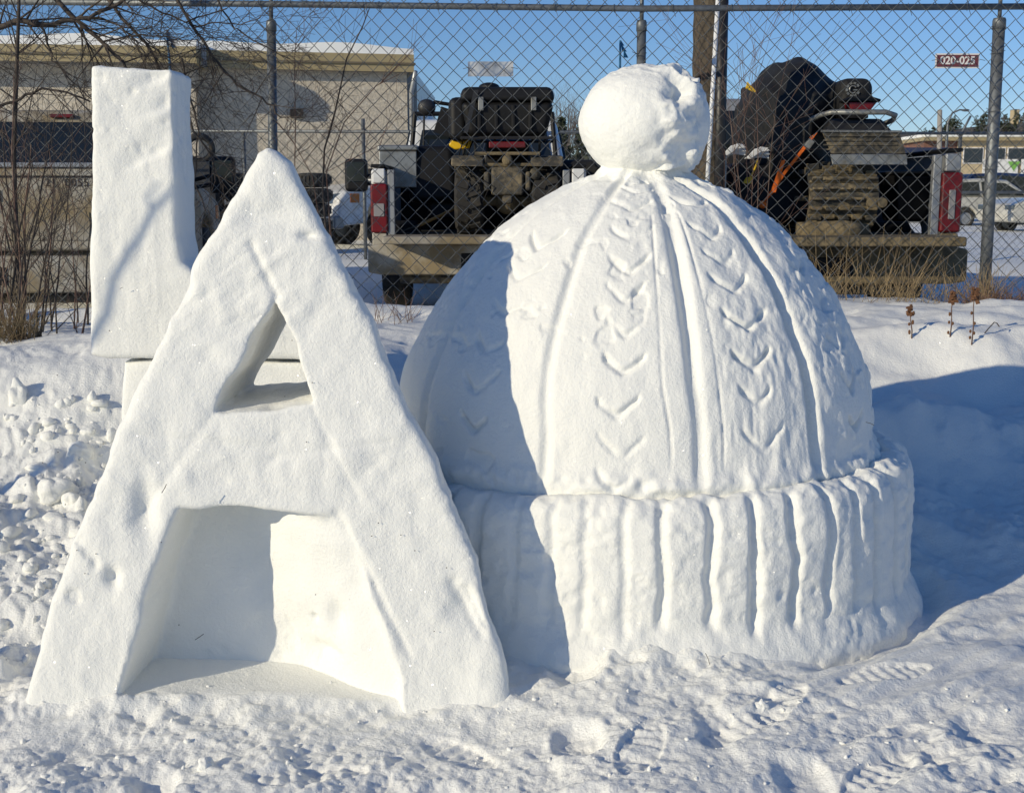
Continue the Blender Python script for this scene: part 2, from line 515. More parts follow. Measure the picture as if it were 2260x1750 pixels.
def gz(X, Y, fine=True):
    X = np.asarray(X, float); Y = np.asarray(Y, float)
    t = sstep(-0.9, 1.3, X)
    lo = 3.55 + t * 0.55
    hi = 6.1 + t * 1.1
    amp = 0.71 + t * 0.04
    z = amp * sstep(lo, hi, Y)
    z = z + 0.09 * np.exp(-((Y - 5.75 - 0.15 * X) / 0.42) ** 2) * sstep(-0.8, -1.6, X)       # mound left of the letters
    z = z - 0.10 * np.exp(-((Y - 5.0) / 0.35) ** 2) * sstep(-0.8, -1.2, X)
    z = z + 0.07 * np.exp(-((Y - 7.55 - 0.12 * np.sin(X * 1.3)) / 0.33) ** 2) * (0.7 + 0.5 * vn2(X * 0.9, Y * 0.0, 5))
    z = z + 0.06 * np.exp(-((Y - 6.2 + 0.2 * np.sin(X * 2)) / 0.3) ** 2) * sstep(1.2, 2.0, X)
    lot = 0.35 + 0.25 * sstep(12, 20, Y)
    z = np.where(Y > 8.0, z + (lot - z) * sstep(8.0, 9.0, Y), z)
    nearw = 1 - sstep(7.8, 8.8, Y)
    # broad drift relief
    z = z + nearw * (0.035 * fbm2(X, Y, 1.1, 3, 21) * sstep(2.0, 4.5, Y) + 0.012 * fbm2(X, Y, 0.6, 2, 3))
    z = z + (1 - nearw) * 0.03 * fbm2(X, Y, 2.2, 3, 31)
    z = z + nearw * 0.075 * fbm2(X, Y, 0.75, 2, 141) * sstep(1.25, 1.7, X) * sstep(4.5, 5.0, Y) * sstep(6.9, 6.3, Y)
    # tyre tracks in the yard
    z = z - (1 - nearw) * sstep(60, 30, Y) * 0.05 * sstep(0.35, 0.75, vn2(X * 0.25, Y * 1.7, 8))
    if fine:
        # loose crumbs in the foreground and left, wind-crust further back
        rough = np.clip(0.75 + 0.9 * fbm2(X, Y, 0.6, 3, 77), 0.12, 1.5) * (1 - 0.86 * sstep(4.7, 6.0, Y + 0.35 * np.minimum(X, 0)))
        rough = rough * (1 - sstep(20, 30, Y))
        inA = sstep(A_Y - 0.02, A_Y + 0.06, Y) * sstep(AX0, AX0 + 0.1, X) * sstep(AX1, AX1 - 0.1, X) * sstep(4.2, 4.0, Y)
        rough = rough * (1 - 0.8 * inA)
        wx = X + 0.05 * fbm2(X, Y, 0.2, 2, 43); wy = Y + 0.05 * fbm2(X, Y, 0.2, 2, 47)
        c1 = fbm2(wx, wy, 0.24, 4, 41, 0.58)
        c3 = fbm2(X, Y, 0.036, 3, 61, 0.6)
        left = sstep(-0.7, -1.15, X) * sstep(5.6, 4.9, Y) * np.maximum(sstep(AX0 + 0.05, AX0 - 0.12, X), sstep(4.0, 4.3, Y))
        cl = np.abs(fbm2(wx, wy, 0.13, 2, 51)) * sstep(-0.3, 0.5, fbm2(X, Y, 0.5, 2, 57))
        z = z + rough * (0.013 * c1 + 0.0045 * c3) + left * (0.055 * fbm2(X, Y, 0.34, 3, 88) + 0.10 * cl + 0.02 * np.abs(fbm2(wx, wy, 0.06, 2, 53)))
        # scraped streaks to the right
        u = X * 0.80 + Y * 0.60; v = -X * 0.60 + Y * 0.80
        st = sstep(0.35, 1.0, X) * sstep(4.3, 3.9, Y)
        z = z + st * (0.014 * fbm2(u * 0.22, v, 0.07, 3, 91) + 0.02 * fbm2(u * 0.35, v, 0.25, 2, 95))
        # pits
        pit = vn2(X / 0.19, Y / 0.22, 103)
        z = z - 0.03 * sstep(0.55, 0.9, pit) * sstep(4.2, 3.8, Y) * rough
        # soft undulations on the bank
        bank = sstep(5.2, 6.2, Y) * nearw
        z = z + bank * (0.022 * fbm2(X, Y * 1.8, 0.45, 3, 111) + 0.005 * fbm2(X, Y, 0.09, 3, 121))
        rd_ = (Y - 5.45 - 0.35 * (X - 1.7) - 0.10 * vn2(X * 2.2, 0 * X, 131)) / 0.15
        z = z + sstep(1.3, 1.7, X) * (0.10 + 0.07 * vn2(X * 3, Y * 2, 133) + 0.02 * fbm2(X, Y, 0.1, 2, 135)) * np.exp(-rd_ ** 2)
        z = z + 0.034 * fbm2(X, Y, 0.30, 4, 137, 0.55) * sstep(1.2, 1.6, X) * sstep(4.0, 4.4, Y) * sstep(6.4, 5.6, Y)
    z = z - 0.085 * sstep(4.3, 3.5, Y) * sstep(0.35, -0.1, X)
    # boot print with tread bars
    for (cx, cy, ang, ln) in ((at(1640, 1650, 3.12).x, 3.12, 0.55, 0.15), (at(1730, 1600, 3.22).x, 3.27, 1.0, 0.14), (-0.55, 2.95, 0.2, 0.15), (0.35, 3.0, 1.2, 0.14), (0.95, 2.85, 0.8, 0.15), (-0.15, 3.1, 2.4, 0.13), (1.15, 3.45, 0.3, 0.15)):
        ca, sa = math.cos(ang), math.sin(ang)
        u = (X - cx) * ca + (Y - cy) * sa; v = -(X - cx) * sa + (Y - cy) * ca
        m = np.clip(1.3 - ((u / ln) ** 2 + (v / 0.055) ** 2), 0, 1)
        m = sstep(0, 0.35, m)
        z = z + m * (-0.013 + 0.0028 * np.sin(u * 2 * np.pi / 0.042))
    # skirts of loose snow against the sculptures
    e = np.sqrt(((X - HX) / HA) ** 2 + ((Y - HY) / HB) ** 2)
    z = z + (0.06 + 0.02 * fbm2(X, Y, 0.09, 2, 175)) * np.exp(-np.clip(e - 1.0, 0, 9) / 0.12) * sstep(1.25, 0.2, X) * sstep(4.5, 4.0, Y)
    z = z - 0.06 * np.exp(-((e - 1.07) / 0.06) ** 2) * sstep(0.75, 1.1, X) * sstep(4.6, 4.2, Y)
    dA = np.maximum(np.maximum(AX0 - X, X - AX1), 0)
    dY = np.clip(A_Y + 0.02 - Y, 0, 9)
    z = z + (0.045 + (0.018 * vn2(X * 6, Y * 6, 171) + 0.022 * fbm2(X, Y, 0.07, 2, 173)) * sstep(A_Y + 0.05, A_Y - 0.03, Y)) * np.exp(-np.sqrt(dA ** 2 + dY ** 2) / 0.08) * sstep(4.4, 3.6, Y)
    return z


def gz1(x, y, fine=False):
    return float(gz(np.array([x]), np.array([y]), fine)[0])


rows = [-60, -30, -15, -8, -4, -2, -0.8, 0, 0.6, 1.1, 1.5, 1.8]
y = 2.0
while y < 14:
    rows.append(y); y += max(0.0055, 0.00062 * y * y)
while y < 900:
    rows.append(y); y += 0.02 * y * (1 if y < 60 else 4)
rows = np.array(rows)
uu = np.concatenate([[-30, -12, -5, -2.5, -1.4, -1.0, -0.8], np.arange(-0.66, -0.5, 0.01), np.arange(-0.5, 0.5, 0.0018), np.arange(0.5, 0.66, 0.01), [0.8, 1.0, 1.4, 2.5, 5, 12, 30]])
UU, YY = np.meshgrid(uu, rows)
XX = UU * np.maximum(YY, 2.0)
ZZ = gz(XX, YY)
nr, nc = XX.shape
ii = np.arange(nr * nc).reshape(nr, nc)
GQ = np.stack([ii[:-1, :-1].ravel(), ii[:-1, 1:].ravel(), ii[1:, 1:].ravel(), ii[1:, :-1].ravel()], 1)
g = obj_np('snow_ground', np.stack([XX.ravel(), YY.ravel(), ZZ.ravel()], 1), GQ, M['snow_g'])
tag(g, 'trampled snow covering the ground in front of and behind the fence', 'snow', kind='structure')

# ------------------------------------------------------------------ snow letter A
def P2(pts, Y, lean=0.0):
    out = []
    for a, b in pts:
        p = at(a, b, Y)
        for _ in range(12):
            p = at(a, b, Y + lean * p.z)
        out.append((p.x, p.z))
    return out


LEAN = 0.14


outer = P2([(585, 318), (612, 330), (640, 358), (660, 395), (705, 478), (765, 596), (832, 720), (880, 828), (915, 905), (962, 1010), (1010, 1130), (1052, 1240),
            (1090, 1370), (1122, 1480), (1150, 1640), (20, 1640), (52, 1520), (78, 1440), (100, 1340), (133, 1235), (178, 1125), (228, 1000), (272, 890), (330, 770), (392, 648),
            (432, 568), (472, 490), (532, 392), (562, 335)], A_Y, LEAN)
hole = P2([(606, 655), (640, 735), (690, 890), (600, 905), (468, 912), (535, 790)], A_Y, LEAN)
recess = P2([(392, 1122), (560, 1128), (738, 1134), (762, 1165), (800, 1270), (845, 1400), (880, 1500), (890, 1700), (215, 1700), (262, 1540), (318, 1330), (360, 1200)], A_Y, LEAN)
h = 0.0085
gx = np.arange(AX0 - 0.25, AX1 + 0.2, h); gy = np.arange(A_Y - 0.10, A_Y + 0.92, h); gzz = np.arange(-0.12, 1.74, h)
U2, W2 = np.meshgrid(gx, gzz, indexing='ij')
d_out = poly_sdf(U2, W2, outer) + 0.010 * fbm2(U2, W2, 0.30, 2, 261) + 0.006 * fbm2(U2, W2, 0.09, 3, 263)
d_hole = poly_sdf(U2, W2, hole) + 0.004 * fbm2(U2, W2, 0.08, 3, 265)
d_rec = poly_sdf(U2, W2, recess) + 0.008 * fbm2(U2, W2, 0.14, 3, 267)
Y3 = gy[None, :, None]
Z3 = gzz[None, None, :]
lean = LEAN * Z3
yl = Y3 - lean - A_Y
slab = np.abs(yl - 0.25) - 0.25
# sides draft outwards to the back at the left
Fv = smax(d_out[:, None, :] + 0.17 * np.clip(yl, 0, 1), slab + 0 * d_out[:, None, :], 0.05)
Fv = smax(Fv, -(d_hole[:, None, :] + 0.02 * yl), 0.012)
(ra, rb), = [P2([(745, 1134), (900, 1520)], A_Y, LEAN)]
redge = ra[0] + (rb[0] - ra[0]) * (gzz - ra[1]) / (rb[1] - ra[1])
rdepth = 0.02 + 0.26 * sstep(-0.02, 0.46, redge[None, :] - gx[:, None])[:, None, :]
rec3 = smax(d_rec[:, None, :] + 0.06 * np.clip(yl, 0, 1), yl - rdepth + 0.012 * fbm2(U2, W2, 0.25, 3, 269)[:, None, :], 0.03)
Fv = smax(Fv, -rec3, 0.025)
V, Q = surface_nets(Fv, (gx[0], gy[0], gzz[0]), h)
Nn = normals_np(V, Q)
front = np.clip(-Nn[:, 1], 0, 1)
inrec = poly_sdf(V[:, 0], V[:, 2], recess) < 0.02
yf = V[:, 1] - LEAN * V[:, 2] - A_Y
calm = np.where(inrec | (yf > 0.1), 0.45, 1.0)
disp = calm * (0.0065 * fbm3(V, 0.26, 3, 201, 0.45) + 0.0018 * fbm3(V, 0.045, 2, 211) + 0.004 * np.minimum(0, fbm3(V, 0.09, 2, 221) + 0.35))
rot = np.stack([V[:, 0] * .8 + V[:, 2] * .6, V[:, 1], -V[:, 0] * .6 + V[:, 2] * .8], 1)
disp += 0.0026 * calm * sstep(-0.2, 0.4, fbm3(V, 0.4, 2, 273)) * fbm3(rot * np.array([0.12, 1, 1]), 0.024, 2, 275)
disp -= 0.008 * calm * sstep(0.5, 0.75, fbm3(V, 0.055, 2, 277)) * sstep(0.1, 0.5, fbm3(V, 0.35, 2, 279))
# scored creases and scraper strokes
for (pa_, pb_, w_, dp_) in (((556, 540), (612, 655), 0.010, 0.009), ((742, 1130), (905, 1450), 0.012, 0.007), ((1000, 1290), (1062, 1400), 0.018, 0.012), ((1030, 1300), (1075, 1380), 0.010, 0.010),
                            ((300, 960), (560, 985), 0.012, 0.004), ((600, 1010), (860, 975), 0.010, 0.004), ((470, 915), (300, 1150), 0.014, 0.004), ((690, 905), (790, 1100), 0.012, 0.004), ((520, 480), (700, 500), 0.02, 0.004)):
    (ax_, az_), (bx_, bz_) = P2([pa_, pb_], A_Y, LEAN)
    tt_ = np.clip(((V[:, 0] - ax_) * (bx_ - ax_) + (V[:, 2] - az_) * (bz_ - az_)) / ((bx_ - ax_) ** 2 + (bz_ - az_) ** 2), 0, 1)
    dd_ = np.hypot(V[:, 0] - ax_ - tt_ * (bx_ - ax_), V[:, 2] - az_ - tt_ * (bz_ - az_)) + 0.004 * fbm3(V, 0.05, 2, 271)
    disp -= dp_ * np.exp(-(dd_ / w_) ** 2) * front * (yf < 0.15)
# scuffed band under the triangular hole
band = np.exp(-((V[:, 2] - 0.68) / 0.11) ** 2) * sstep(0.12, 0.04, yf)
disp += band * 0.010 * np.abs(fbm3(V, 0.16, 3, 231)) - band * 0.004
disp += 0.0035 * fbm3(V * np.array([1, 1, 0.7]), 0.09, 3, 241) * sstep(-0.2, 0.5, fbm3(V, 0.4, 2, 251)) * calm
for (px, py, rx, rz, dp) in ((318, 1120, 0.035, 0.075, 0.035), (248, 1275, 0.02, 0.03, 0.03), (690, 1490, 0.05, 0.03, 0.03), (730, 1390, 0.03, 0.05, 0.03), (672, 1408, 0.012, 0.012, 0.03),
                             (680, 520, 0.03, 0.012, 0.02), (1020, 1340, 0.05, 0.06, 0.02), (600, 470, 0.11, 0.04, 0.015)):
    c = at(px, py, A_Y)
    c = at(px, py, A_Y + LEAN * c.z)
    q = ((V[:, 0] - c.x) / rx) ** 2 + ((V[:, 2] - c.z) / rz) ** 2
    disp -= dp * np.exp(-q) * (yf < 0.4) * front
V = V + Nn * disp[:, None]
lt = empty('snow_letter', (0.5 * (AX0 + AX1), A_Y + 0.25, 0))
tag(lt, 'big snow letter A with a triangular hole and a square recess at its foot', 'snow sculpture')
Vl = V - np.array(lt.location)
obj_np('letter_body', Vl, Q, M['snow'], lt)

# ------------------------------------------------------------------ snow letter L on its block
L_Y = 4.75
h = 0.010
Lp = P2([(200, 148), (212, 144), (300, 148), (372, 152), (380, 160), (388, 420), (392, 520), (402, 578), (430, 604), (700, 604), (715, 612), (715, 792), (230, 793), (196, 786), (197, 500), (198, 300)], L_Y)
x0, x1 = min(p[0] for p in Lp) - 0.1, max(p[0] for p in Lp) + 0.1
zt, zb = max(p[1] for p in Lp) + 0.1, at(300, 793, L_Y).z
gx = np.arange(x0, x1, h); gy = np.arange(L_Y - 0.08, L_Y + 0.42, h); gzz = np.arange(zb - 0.08, zt, h)
U2, W2 = np.meshgrid(gx, gzz, indexing='ij')
dL = poly_sdf(U2, W2, Lp) + 0.002 * fbm2(U2, W2, 0.25, 3, 341)
yl = gy[None, :, None] - L_Y
Fv = smax(dL[:, None, :] + 0 * yl, np.abs(yl - 0.15) - 0.15 + 0 * dL[:, None, :], 0.03)
V, Q = surface_nets(Fv, (gx[0], gy[0], gzz[0]), h)
Nn = normals_np(V, Q)
up = sstep(1.2, 1.9, V[:, 2])
disp = 0.002 * sstep(-0.2, 0.4, fbm3(V, 0.4, 2, 343)) * fbm3(V * np.array([1, 1, .12]), 0.022, 2, 345) - 0.006 * sstep(0.5, 0.75, fbm3(V, 0.055, 2, 347)) * up + 0.004 * fbm3(V, 0.3, 2, 301) + 0.0012 * fbm3(V, 0.05, 2, 311) + (0.3 + up) * 0.0045 * fbm3(V, 0.12, 3, 321)
for (pa, pb, dp) in (((290, 205), (395, 165), 0.022), ((300, 265), (388, 240), 0.018), ((265, 385), (390, 325), 0.016)):   # chopped ledges
    a, b = at(*pa, L_Y), at(*pb, L_Y)
    t = np.clip((V[:, 0] - a.x) / (b.x - a.x), 0, 1)
    s = V[:, 2] - (a.z + t * (b.z - a.z))
    w = sstep(a.x - 0.02, a.x + 0.12, V[:, 0])
    disp -= 0.8 * dp * w * sstep(-0.008, 0.02, s) * sstep(0.16, 0.0, s) * np.clip(-Nn[:, 1], 0, 1) ** 2 * sstep(at(392, 300, L_Y).x, at(365, 300, L_Y).x, V[:, 0])
V = V + Nn * disp[:, None]
ll = empty('snow_letter', (at(300, 793, L_Y).x, L_Y + 0.15, zb - 0.45))
tag(ll, 'tall snow letter L standing on a snow block behind the letter A', 'snow sculpture')
obj_np('letter_body', V - np.array(ll.location), Q, M['snow'], ll)
Pp = P2([(264, 797), (262, 840), (262, 1300), (740, 1300), (735, 797)], L_Y + 0.02)
gx = np.arange(min(p[0] for p in Pp) - .06, max(p[0] for p in Pp) + .06, 0.014); gy = np.arange(L_Y - 0.06, L_Y + 0.5, 0.014); gzz = np.arange(at(300, 1290, L_Y).z, zb + 0.06, 0.014)
U2, W2 = np.meshgrid(gx, gzz, indexing='ij')
dB = poly_sdf(U2, W2, Pp)
yl = gy[None, :, None] - L_Y - 0.03
Fv = smax(dB[:, None, :] + 0 * yl, np.abs(yl - 0.17) - 0.17 + 0 * dB[:, None, :], 0.03)
V, Q = surface_nets(Fv, (gx[0], gy[0], gzz[0]), 0.014)
Nn = normals_np(V, Q)
V = V + Nn * (0.007 * fbm3(V, 0.2, 3, 331))[:, None]
obj_np('snow_block', V - np.array(ll.location), Q, M['snow'], ll)

# ------------------------------------------------------------------ snow hat
hat = empty('snow_hat', (HX, HY, 0))
tag(hat, 'giant carved snow winter hat with cable knit panels, ribbed brim and round pompom', 'snow sculpture')
th = np.concatenate([np.linspace(R(-112), R(112), 620), np.linspace(R(112), R(248), 70)[1:-1]])
nt_ = len(th)
thw = np.where(th > math.pi, th - 2 * math.pi, th)


def theta_at(px, a, b):
    """angle round the hat whose surface (half-axes a, b) shows at photo column px"""
    t_ = np.linspace(R(-95), R(100), 4000)
    x_ = 1130 + F * (HX + a * np.sin(t_)) / (HY - b * np.cos(t_))
    return math.degrees(t_[int(np.argmin(np.abs(x_ - px)))])


def ring_grid(r_of, z_of, ns):
    """closed tube of ns rows; r_of / z_of are arrays (ns,)"""
    rr, tt = np.meshgrid(np.arange(ns), np.arange(nt_), indexing='ij')
    i0 = rr[:-1] * nt_ + tt[:-1]
    a = i0.ravel(); b = (rr[:-1] * nt_ + (tt[:-1] + 1) % nt_).ravel()
    return np.stack([a, b, b + nt_, a + nt_], 1)


prof = np.array([(0.905, 0.30), (0.905, 0.46), (0.895, 0.54), (0.880, 0.66), (0.848, 0.78), (0.800, 0.90), (0.742, 1.02), (0.672, 1.135), (0.590, 1.245),
                 (0.500, 1.345), (0.400, 1.43), (0.290, 1.492), (0.190, 1.53), (0.140, 1.555), (0.128, 1.60), (0.14, 1.64)])
seg = np.concatenate([[0], np.cumsum(np.hypot(*np.diff(prof, axis=0).T))])
ns = 300
sv = np.linspace(0, seg[-1], ns)


def smoothed(vals):
    k = np.interp(sv, seg, vals)
    ker = np.hanning(31); ker /= ker.sum()
    return np.convolve(np.pad(k, 15, mode='edge'), ker, mode='valid')


pr, pz = smoothed(prof[:, 0]), smoothed(prof[:, 1])
pr = pr * (1 + 0.035 * sstep(0.6, 0.9, pz) * sstep(1.5, 1.3, pz))
Rr, Th = pr[:, None] + 0 * th[None, :], thw[None, :] + 0 * pr[:, None]
Zz = pz[:, None] + 0 * Th
BR = HB / HA
asym = 1 + 0.022 * np.sin(-Th)
X = Rr * np.sin(Th) * asym; Yv = -Rr * BR * np.cos(Th)
P0 = np.stack([X.ravel(), Yv.ravel(), Zz.ravel()], 1)
QH = ring_grid(pr, pz, ns)
NH = normals_np(P0, QH)
if NH[nt_ * 100 + 310, 1] > 0:
    QH = QH[:, ::-1]; NH = -NH
S2 = sv[:, None] + 0 * Th
lat = np.maximum(Rr, 0.02)
disp = np.zeros_like(Rr)
wob = 0.012 * vn2(S2 * 3.0, Th * 2.0, 411)
fade_low = sstep(0.46, 0.58, Zz)
g1, g2, g3 = theta_at(1212, .85, .667), theta_at(1545, .85, .667), theta_at(1795, .83, .65)
ck, cr_ = theta_at(1372, .85, .667), theta_at(1685, .84, .66)
g0, g4 = g1 - 36, g3 + 35
cl_, c4 = g1 - 18, g3 + 17
for k, gdeg in enumerate([g0 - 108, g0 - 72, g0 - 36, g0, g1, g2, g3, g4, g4 + 36, g4 + 72]):
    dth = (Th - R(gdeg) + math.pi) % (2 * math.pi) - math.pi
    t = dth * lat + wob
    w = 0.022 if gdeg != g1 else 0.018
    dp = (0.040 if gdeg > 30 else 0.032 if gdeg > 0 else 0.022) * (0.8 + 0.35 * vn2(S2 * 4, 0 * Th + k, 421))
    disp -= dp * np.exp(-np.abs(t / w) ** 2.6) * fade_low * sstep(1.58, 1.50, Zz)
# thin scored lines beside the chevron columns
for gdeg in (theta_at(1475, .85, .667), theta_at(1600, .85, .667)):
    t = (Th - R(gdeg)) * lat + 1.6 * wob
    disp -= 0.006 * np.exp(-(t / 0.005) ** 2) * sstep(0.55, 0.7, Zz) * sstep(1.5, 1.3, Zz) * (0.5 + 0.5 * sstep(-0.3, 0.4, vn2(S2 * 6, Th, 431)))
# chevrons
zt_list = {ck: [1061, 990, 905, 812, 732, 655, 598, 525, 462, 425], cr_: [975, 880, 800, 715, 640, 575, 520, 455],
           cl_: [935, 855, 770, 690, 615, 545], c4: [935, 850, 765, 680, 600]}
rng = random.Random(4)
for gdeg, tips in zt_list.items():
    for py in tips:
        # front surface depth for this latitude, so that the tip sits where it shows
        Yf = HY - HB * 0.72 * math.cos(R(gdeg)) * (0.5 + 0.5 * min(1, (py - 300) / 600))
        zt = at(1400, py, Yf).z
        i0 = int(np.argmin(np.abs(pz - zt)))
        s0 = sv[i0]
        jit = rng.uniform(-0.8, 0.8)
        t = (Th - R(gdeg + jit)) * lat
        wv = (0.082 if gdeg < 40 else 0.065) * rng.uniform(0.85, 1.1) * min(1, pr[i0] / 0.5 + 0.2)
        k1 = rng.uniform(0.85, 1.05)
        k1 = np.where(t < 0, k1, k1 * rng.uniform(0.8, 1.2)); wv = np.where(t < 0, wv, wv * rng.uniform(0.7, 1.15))
        d = np.abs(S2 - s0 - k1 * (np.sqrt(t * t + 0.00012) - 0.011) + 0.006 * vn2(S2 * 20, t * 20, 900 + py)) / np.hypot(1, k1)
        m = np.exp(-(d / 0.0095) ** 2.4) * sstep(wv, wv * 0.78, np.abs(t))
        dpt = (0.020 if gdeg > 10 else 0.0155) * rng.uniform(0.5, 1.3)
        disp -= dpt * m * (0.75 + 0.5 * vn2(t * 25, S2 * 25, 950 + py)) 
# panel softness, chatter marks
Pn = P0
rough = 0.6 + 0.8 * np.clip(sstep(0.0, 0.6, np.sin(Th)), 0, 1).ravel()
disp = disp.ravel() + rough * (0.006 * fbm3(Pn, 0.20, 3, 441) + 0.003 * fbm3(Pn * np.array([1, 1, .5]), 0.05, 3, 451))
patch = sstep(-0.1, 0.5, fbm3(Pn, 0.35, 2, 491))
disp += 0.0028 * patch * fbm3(Pn * np.array([1, 1, 0.12]), 0.022, 2, 493)
disp -= 0.007 * sstep(0.55, 0.8, fbm3(Pn, 0.06, 2, 495)) * sstep(0.0, 0.5, fbm3(Pn, 0.3, 2, 497))
flake = fbm3(Pn, 0.075, 2, 461)
disp += 0.007 * sstep(0.35, 0.6, flake) * sstep(R(40), R(60), Th.ravel())
# crumbly snow where the crown meets the brim and where it meets the pompom
seam = np.exp(-((Zz.ravel() - 0.55) / 0.035) ** 2)
disp += seam * (0.016 + 0.012 * fbm3(Pn, 0.05, 2, 471))
neck = np.exp(-((Zz.ravel() - 1.53) / 0.03) ** 2)
disp += neck * 0.014 * fbm3(Pn, 0.07, 2, 481)
obj_np('crown', P0 + NH * disp[:, None], QH, M['snow'], hat)

prof = np.array([(0.82, 0.46), (0.88, 0.535), (0.935, 0.55), (0.985, 0.535), (1.012, 0.49), (1.02, 0.40), (1.022, 0.25), (1.02, 0.12), (1.02, 0.0), (1.02, -0.12)])
seg = np.concatenate([[0], np.cumsum(np.hypot(*np.diff(prof, axis=0).T))])
ns = 130
sv = np.linspace(0, seg[-1], ns)
pr, pz = smoothed(prof[:, 0]), smoothed(prof[:, 1])
Th = thw[None, :] + 0 * pr[:, None]
Rr = pr[:, None] + 0 * Th
Zz = pz[:, None] + (0.025 * np.sin(Th) - 0.02 * np.cos(Th)) * sstep(0.2, 0.5, pz)[:, None]
X = Rr * np.sin(Th); Yv = -Rr * BR * np.cos(Th)
P0 = np.stack([X.ravel(), Yv.ravel(), Zz.ravel()], 1)
QB = ring_grid(pr, pz, ns)
NB = normals_np(P0, QB)
if NB[nt_ * 90 + 310, 1] > 0:
    QB = QB[:, ::-1]; NB = -NB
disp = np.zeros_like(Rr)
wob = 0.010 * vn2(Zz * 7.0, Th * 5.0, 511)
gpx = [theta_at(q, 1.02, .80) for q in (1135, 1218, 1300, 1393, 1480, 1588, 1688, 1780, 1858, 1922, 1968)]
gr = gpx + [gpx[-1] + 8.5 * q for q in range(1, 17)] + [gpx[0] - 8.5 * q for q in range(1, 15)]
depth = {gpx[0]: 0.010, gpx[1]: 0.012, gpx[2]: 0.014, gpx[3]: 0.016, gpx[4]: 0.022}
for k, gdeg in enumerate(gr):
    dth = (Th - R(gdeg) + math.pi) % (2 * math.pi) - math.pi
    t = dth * Rr * 0.9 + wob + 0.004 * vn2(Zz * 22, Th * 9, 515 + k)
    dp = depth.get(gdeg, 0.027) * (0.85 + 0.3 * vn2(Zz * 6, 0 * Th + k * 3.1, 521))
    w = 0.0155
    disp -= dp * np.exp(-np.abs(t / w) ** 2.4) * sstep(0.93, 0.99, Rr + (Zz < 0.45)) * sstep(0.06, 0.14, Zz + 0.03 * vn2(Th * 9, Zz * 0, 531))
disp = disp.ravel()
disp += 0.006 * fbm3(P0, 0.17, 3, 541) + 0.0035 * fbm3(P0, 0.04, 2, 551)
disp += 0.0026 * sstep(-0.1, 0.4, fbm3(P0, 0.3, 2, 563)) * fbm3(P0 * np.array([.2, .2, 1]), 0.02, 2, 565) - 0.004 * sstep(0.5, 0.8, fbm3(P0, 0.07, 2, 567))
crumb = np.exp(-((Zz.ravel() - 0.54) / 0.03) ** 2)
disp += crumb * 0.013 * fbm3(P0, 0.07, 3, 561)
disp += 0.05 * sstep(0.12, -0.02, Zz.ravel())
obj_np('brim', P0 + NB * disp[:, None], QB, M['snow'], hat)

pc = at(1423, 272, HY)
nu, nv = 300, 190
ph, tt = np.meshgrid(np.linspace(0.02, math.pi - 0.02, nv), np.linspace(0, 2 * math.pi, nu, endpoint=False), indexing='ij')
D = np.stack([np.sin(ph) * np.cos(tt), np.sin(ph) * np.sin(tt), np.cos(ph)], -1).reshape(-1, 3)
rx, ry, rz = 0.236, 0.225, 0.203
P0 = D * np.array([rx, ry, rz])
# smooth rubbed left cheek, dug right cheek
dig = sstep(0.0, 0.35, D[:, 0] + 0.25 * D[:, 2] * 0 + 0.12 * vn(D[:, 0] * 3, D[:, 1] * 3, D[:, 2] * 3, 601)) * sstep(0.93, 0.75, D[:, 0])
a = math.radians(35)
Dr = D.copy(); Dr[:, 0] = D[:, 0] * math.cos(a) - D[:, 2] * math.sin(a); Dr[:, 2] = D[:, 0] * math.sin(a) + D[:, 2] * math.cos(a)
lum = 1 - np.abs(fbm3(Dr * np.array([1.0, 1.0, 0.55]), 0.36, 2, 611))
r = 1 + dig * (0.25 * (lum - 0.62) + 0.04 * fbm3(D, 0.13, 2, 621)) + 0.016 * fbm3(D, 0.5, 2, 631) + 0.006 * fbm3(D, 0.1, 2, 641)
top = sstep(0.6, 0.95, D[:, 2]); r += top * 0.02 * fbm3(D, 0.12, 2, 651)
for c, s_, dp in (((-0.05, -0.85, -0.5), 0.17, 0.05), ((0.18, -0.92, -0.3), 0.13, 0.04)):
    c = np.array(c) / np.linalg.norm(c)
    r -= dp * np.exp(-np.sum((D - c) ** 2, 1) / s_ ** 2)
P0 = P0 * r[:, None] + np.array([pc.x - HX, pc.y - HY, pc.z])
i2 = np.arange(nv * nu).reshape(nv, nu); j2 = np.roll(i2, -1, 1)
QP = np.stack([i2[:-1].ravel(), i2[1:].ravel(), j2[1:].ravel(), j2[:-1].ravel()], 1)
obj_np('pompom', P0, QP, M['snow'], hat)

# ------------------------------------------------------------------ chain link fence (near)
F_Y = 8.1
DW = 0.109
fence = empty('chain_link_fence', (0, F_Y, 0.6))
tag(fence, 'tall galvanised chain link fence with round posts right behind the snow sculptures', 'fence')


def wire_mesh(z0, z1, w, rad, seed):
    rr = random.Random(seed); mb = MB(); pts = []
    k = 0; z = z0
    while z < z1:
        xx = 0.0 if k % 2 == 0 else w / 2
        s = 1 if k % 2 == 0 else -1
        jx = rr.uniform(-0.0025, 0.0025)
        pts.append((xx + s * 0.006 + jx, 0.004 * s, z - 0.006)); pts.append((xx + jx, 0, z)); pts.append((xx + s * 0.006 + jx, -0.004 * s, z + 0.006))
        z += w / 2 + rr.uniform(-0.0004, 0.0004); k += 1
    mb.tube(pts, rad, 5, False)
    return mb


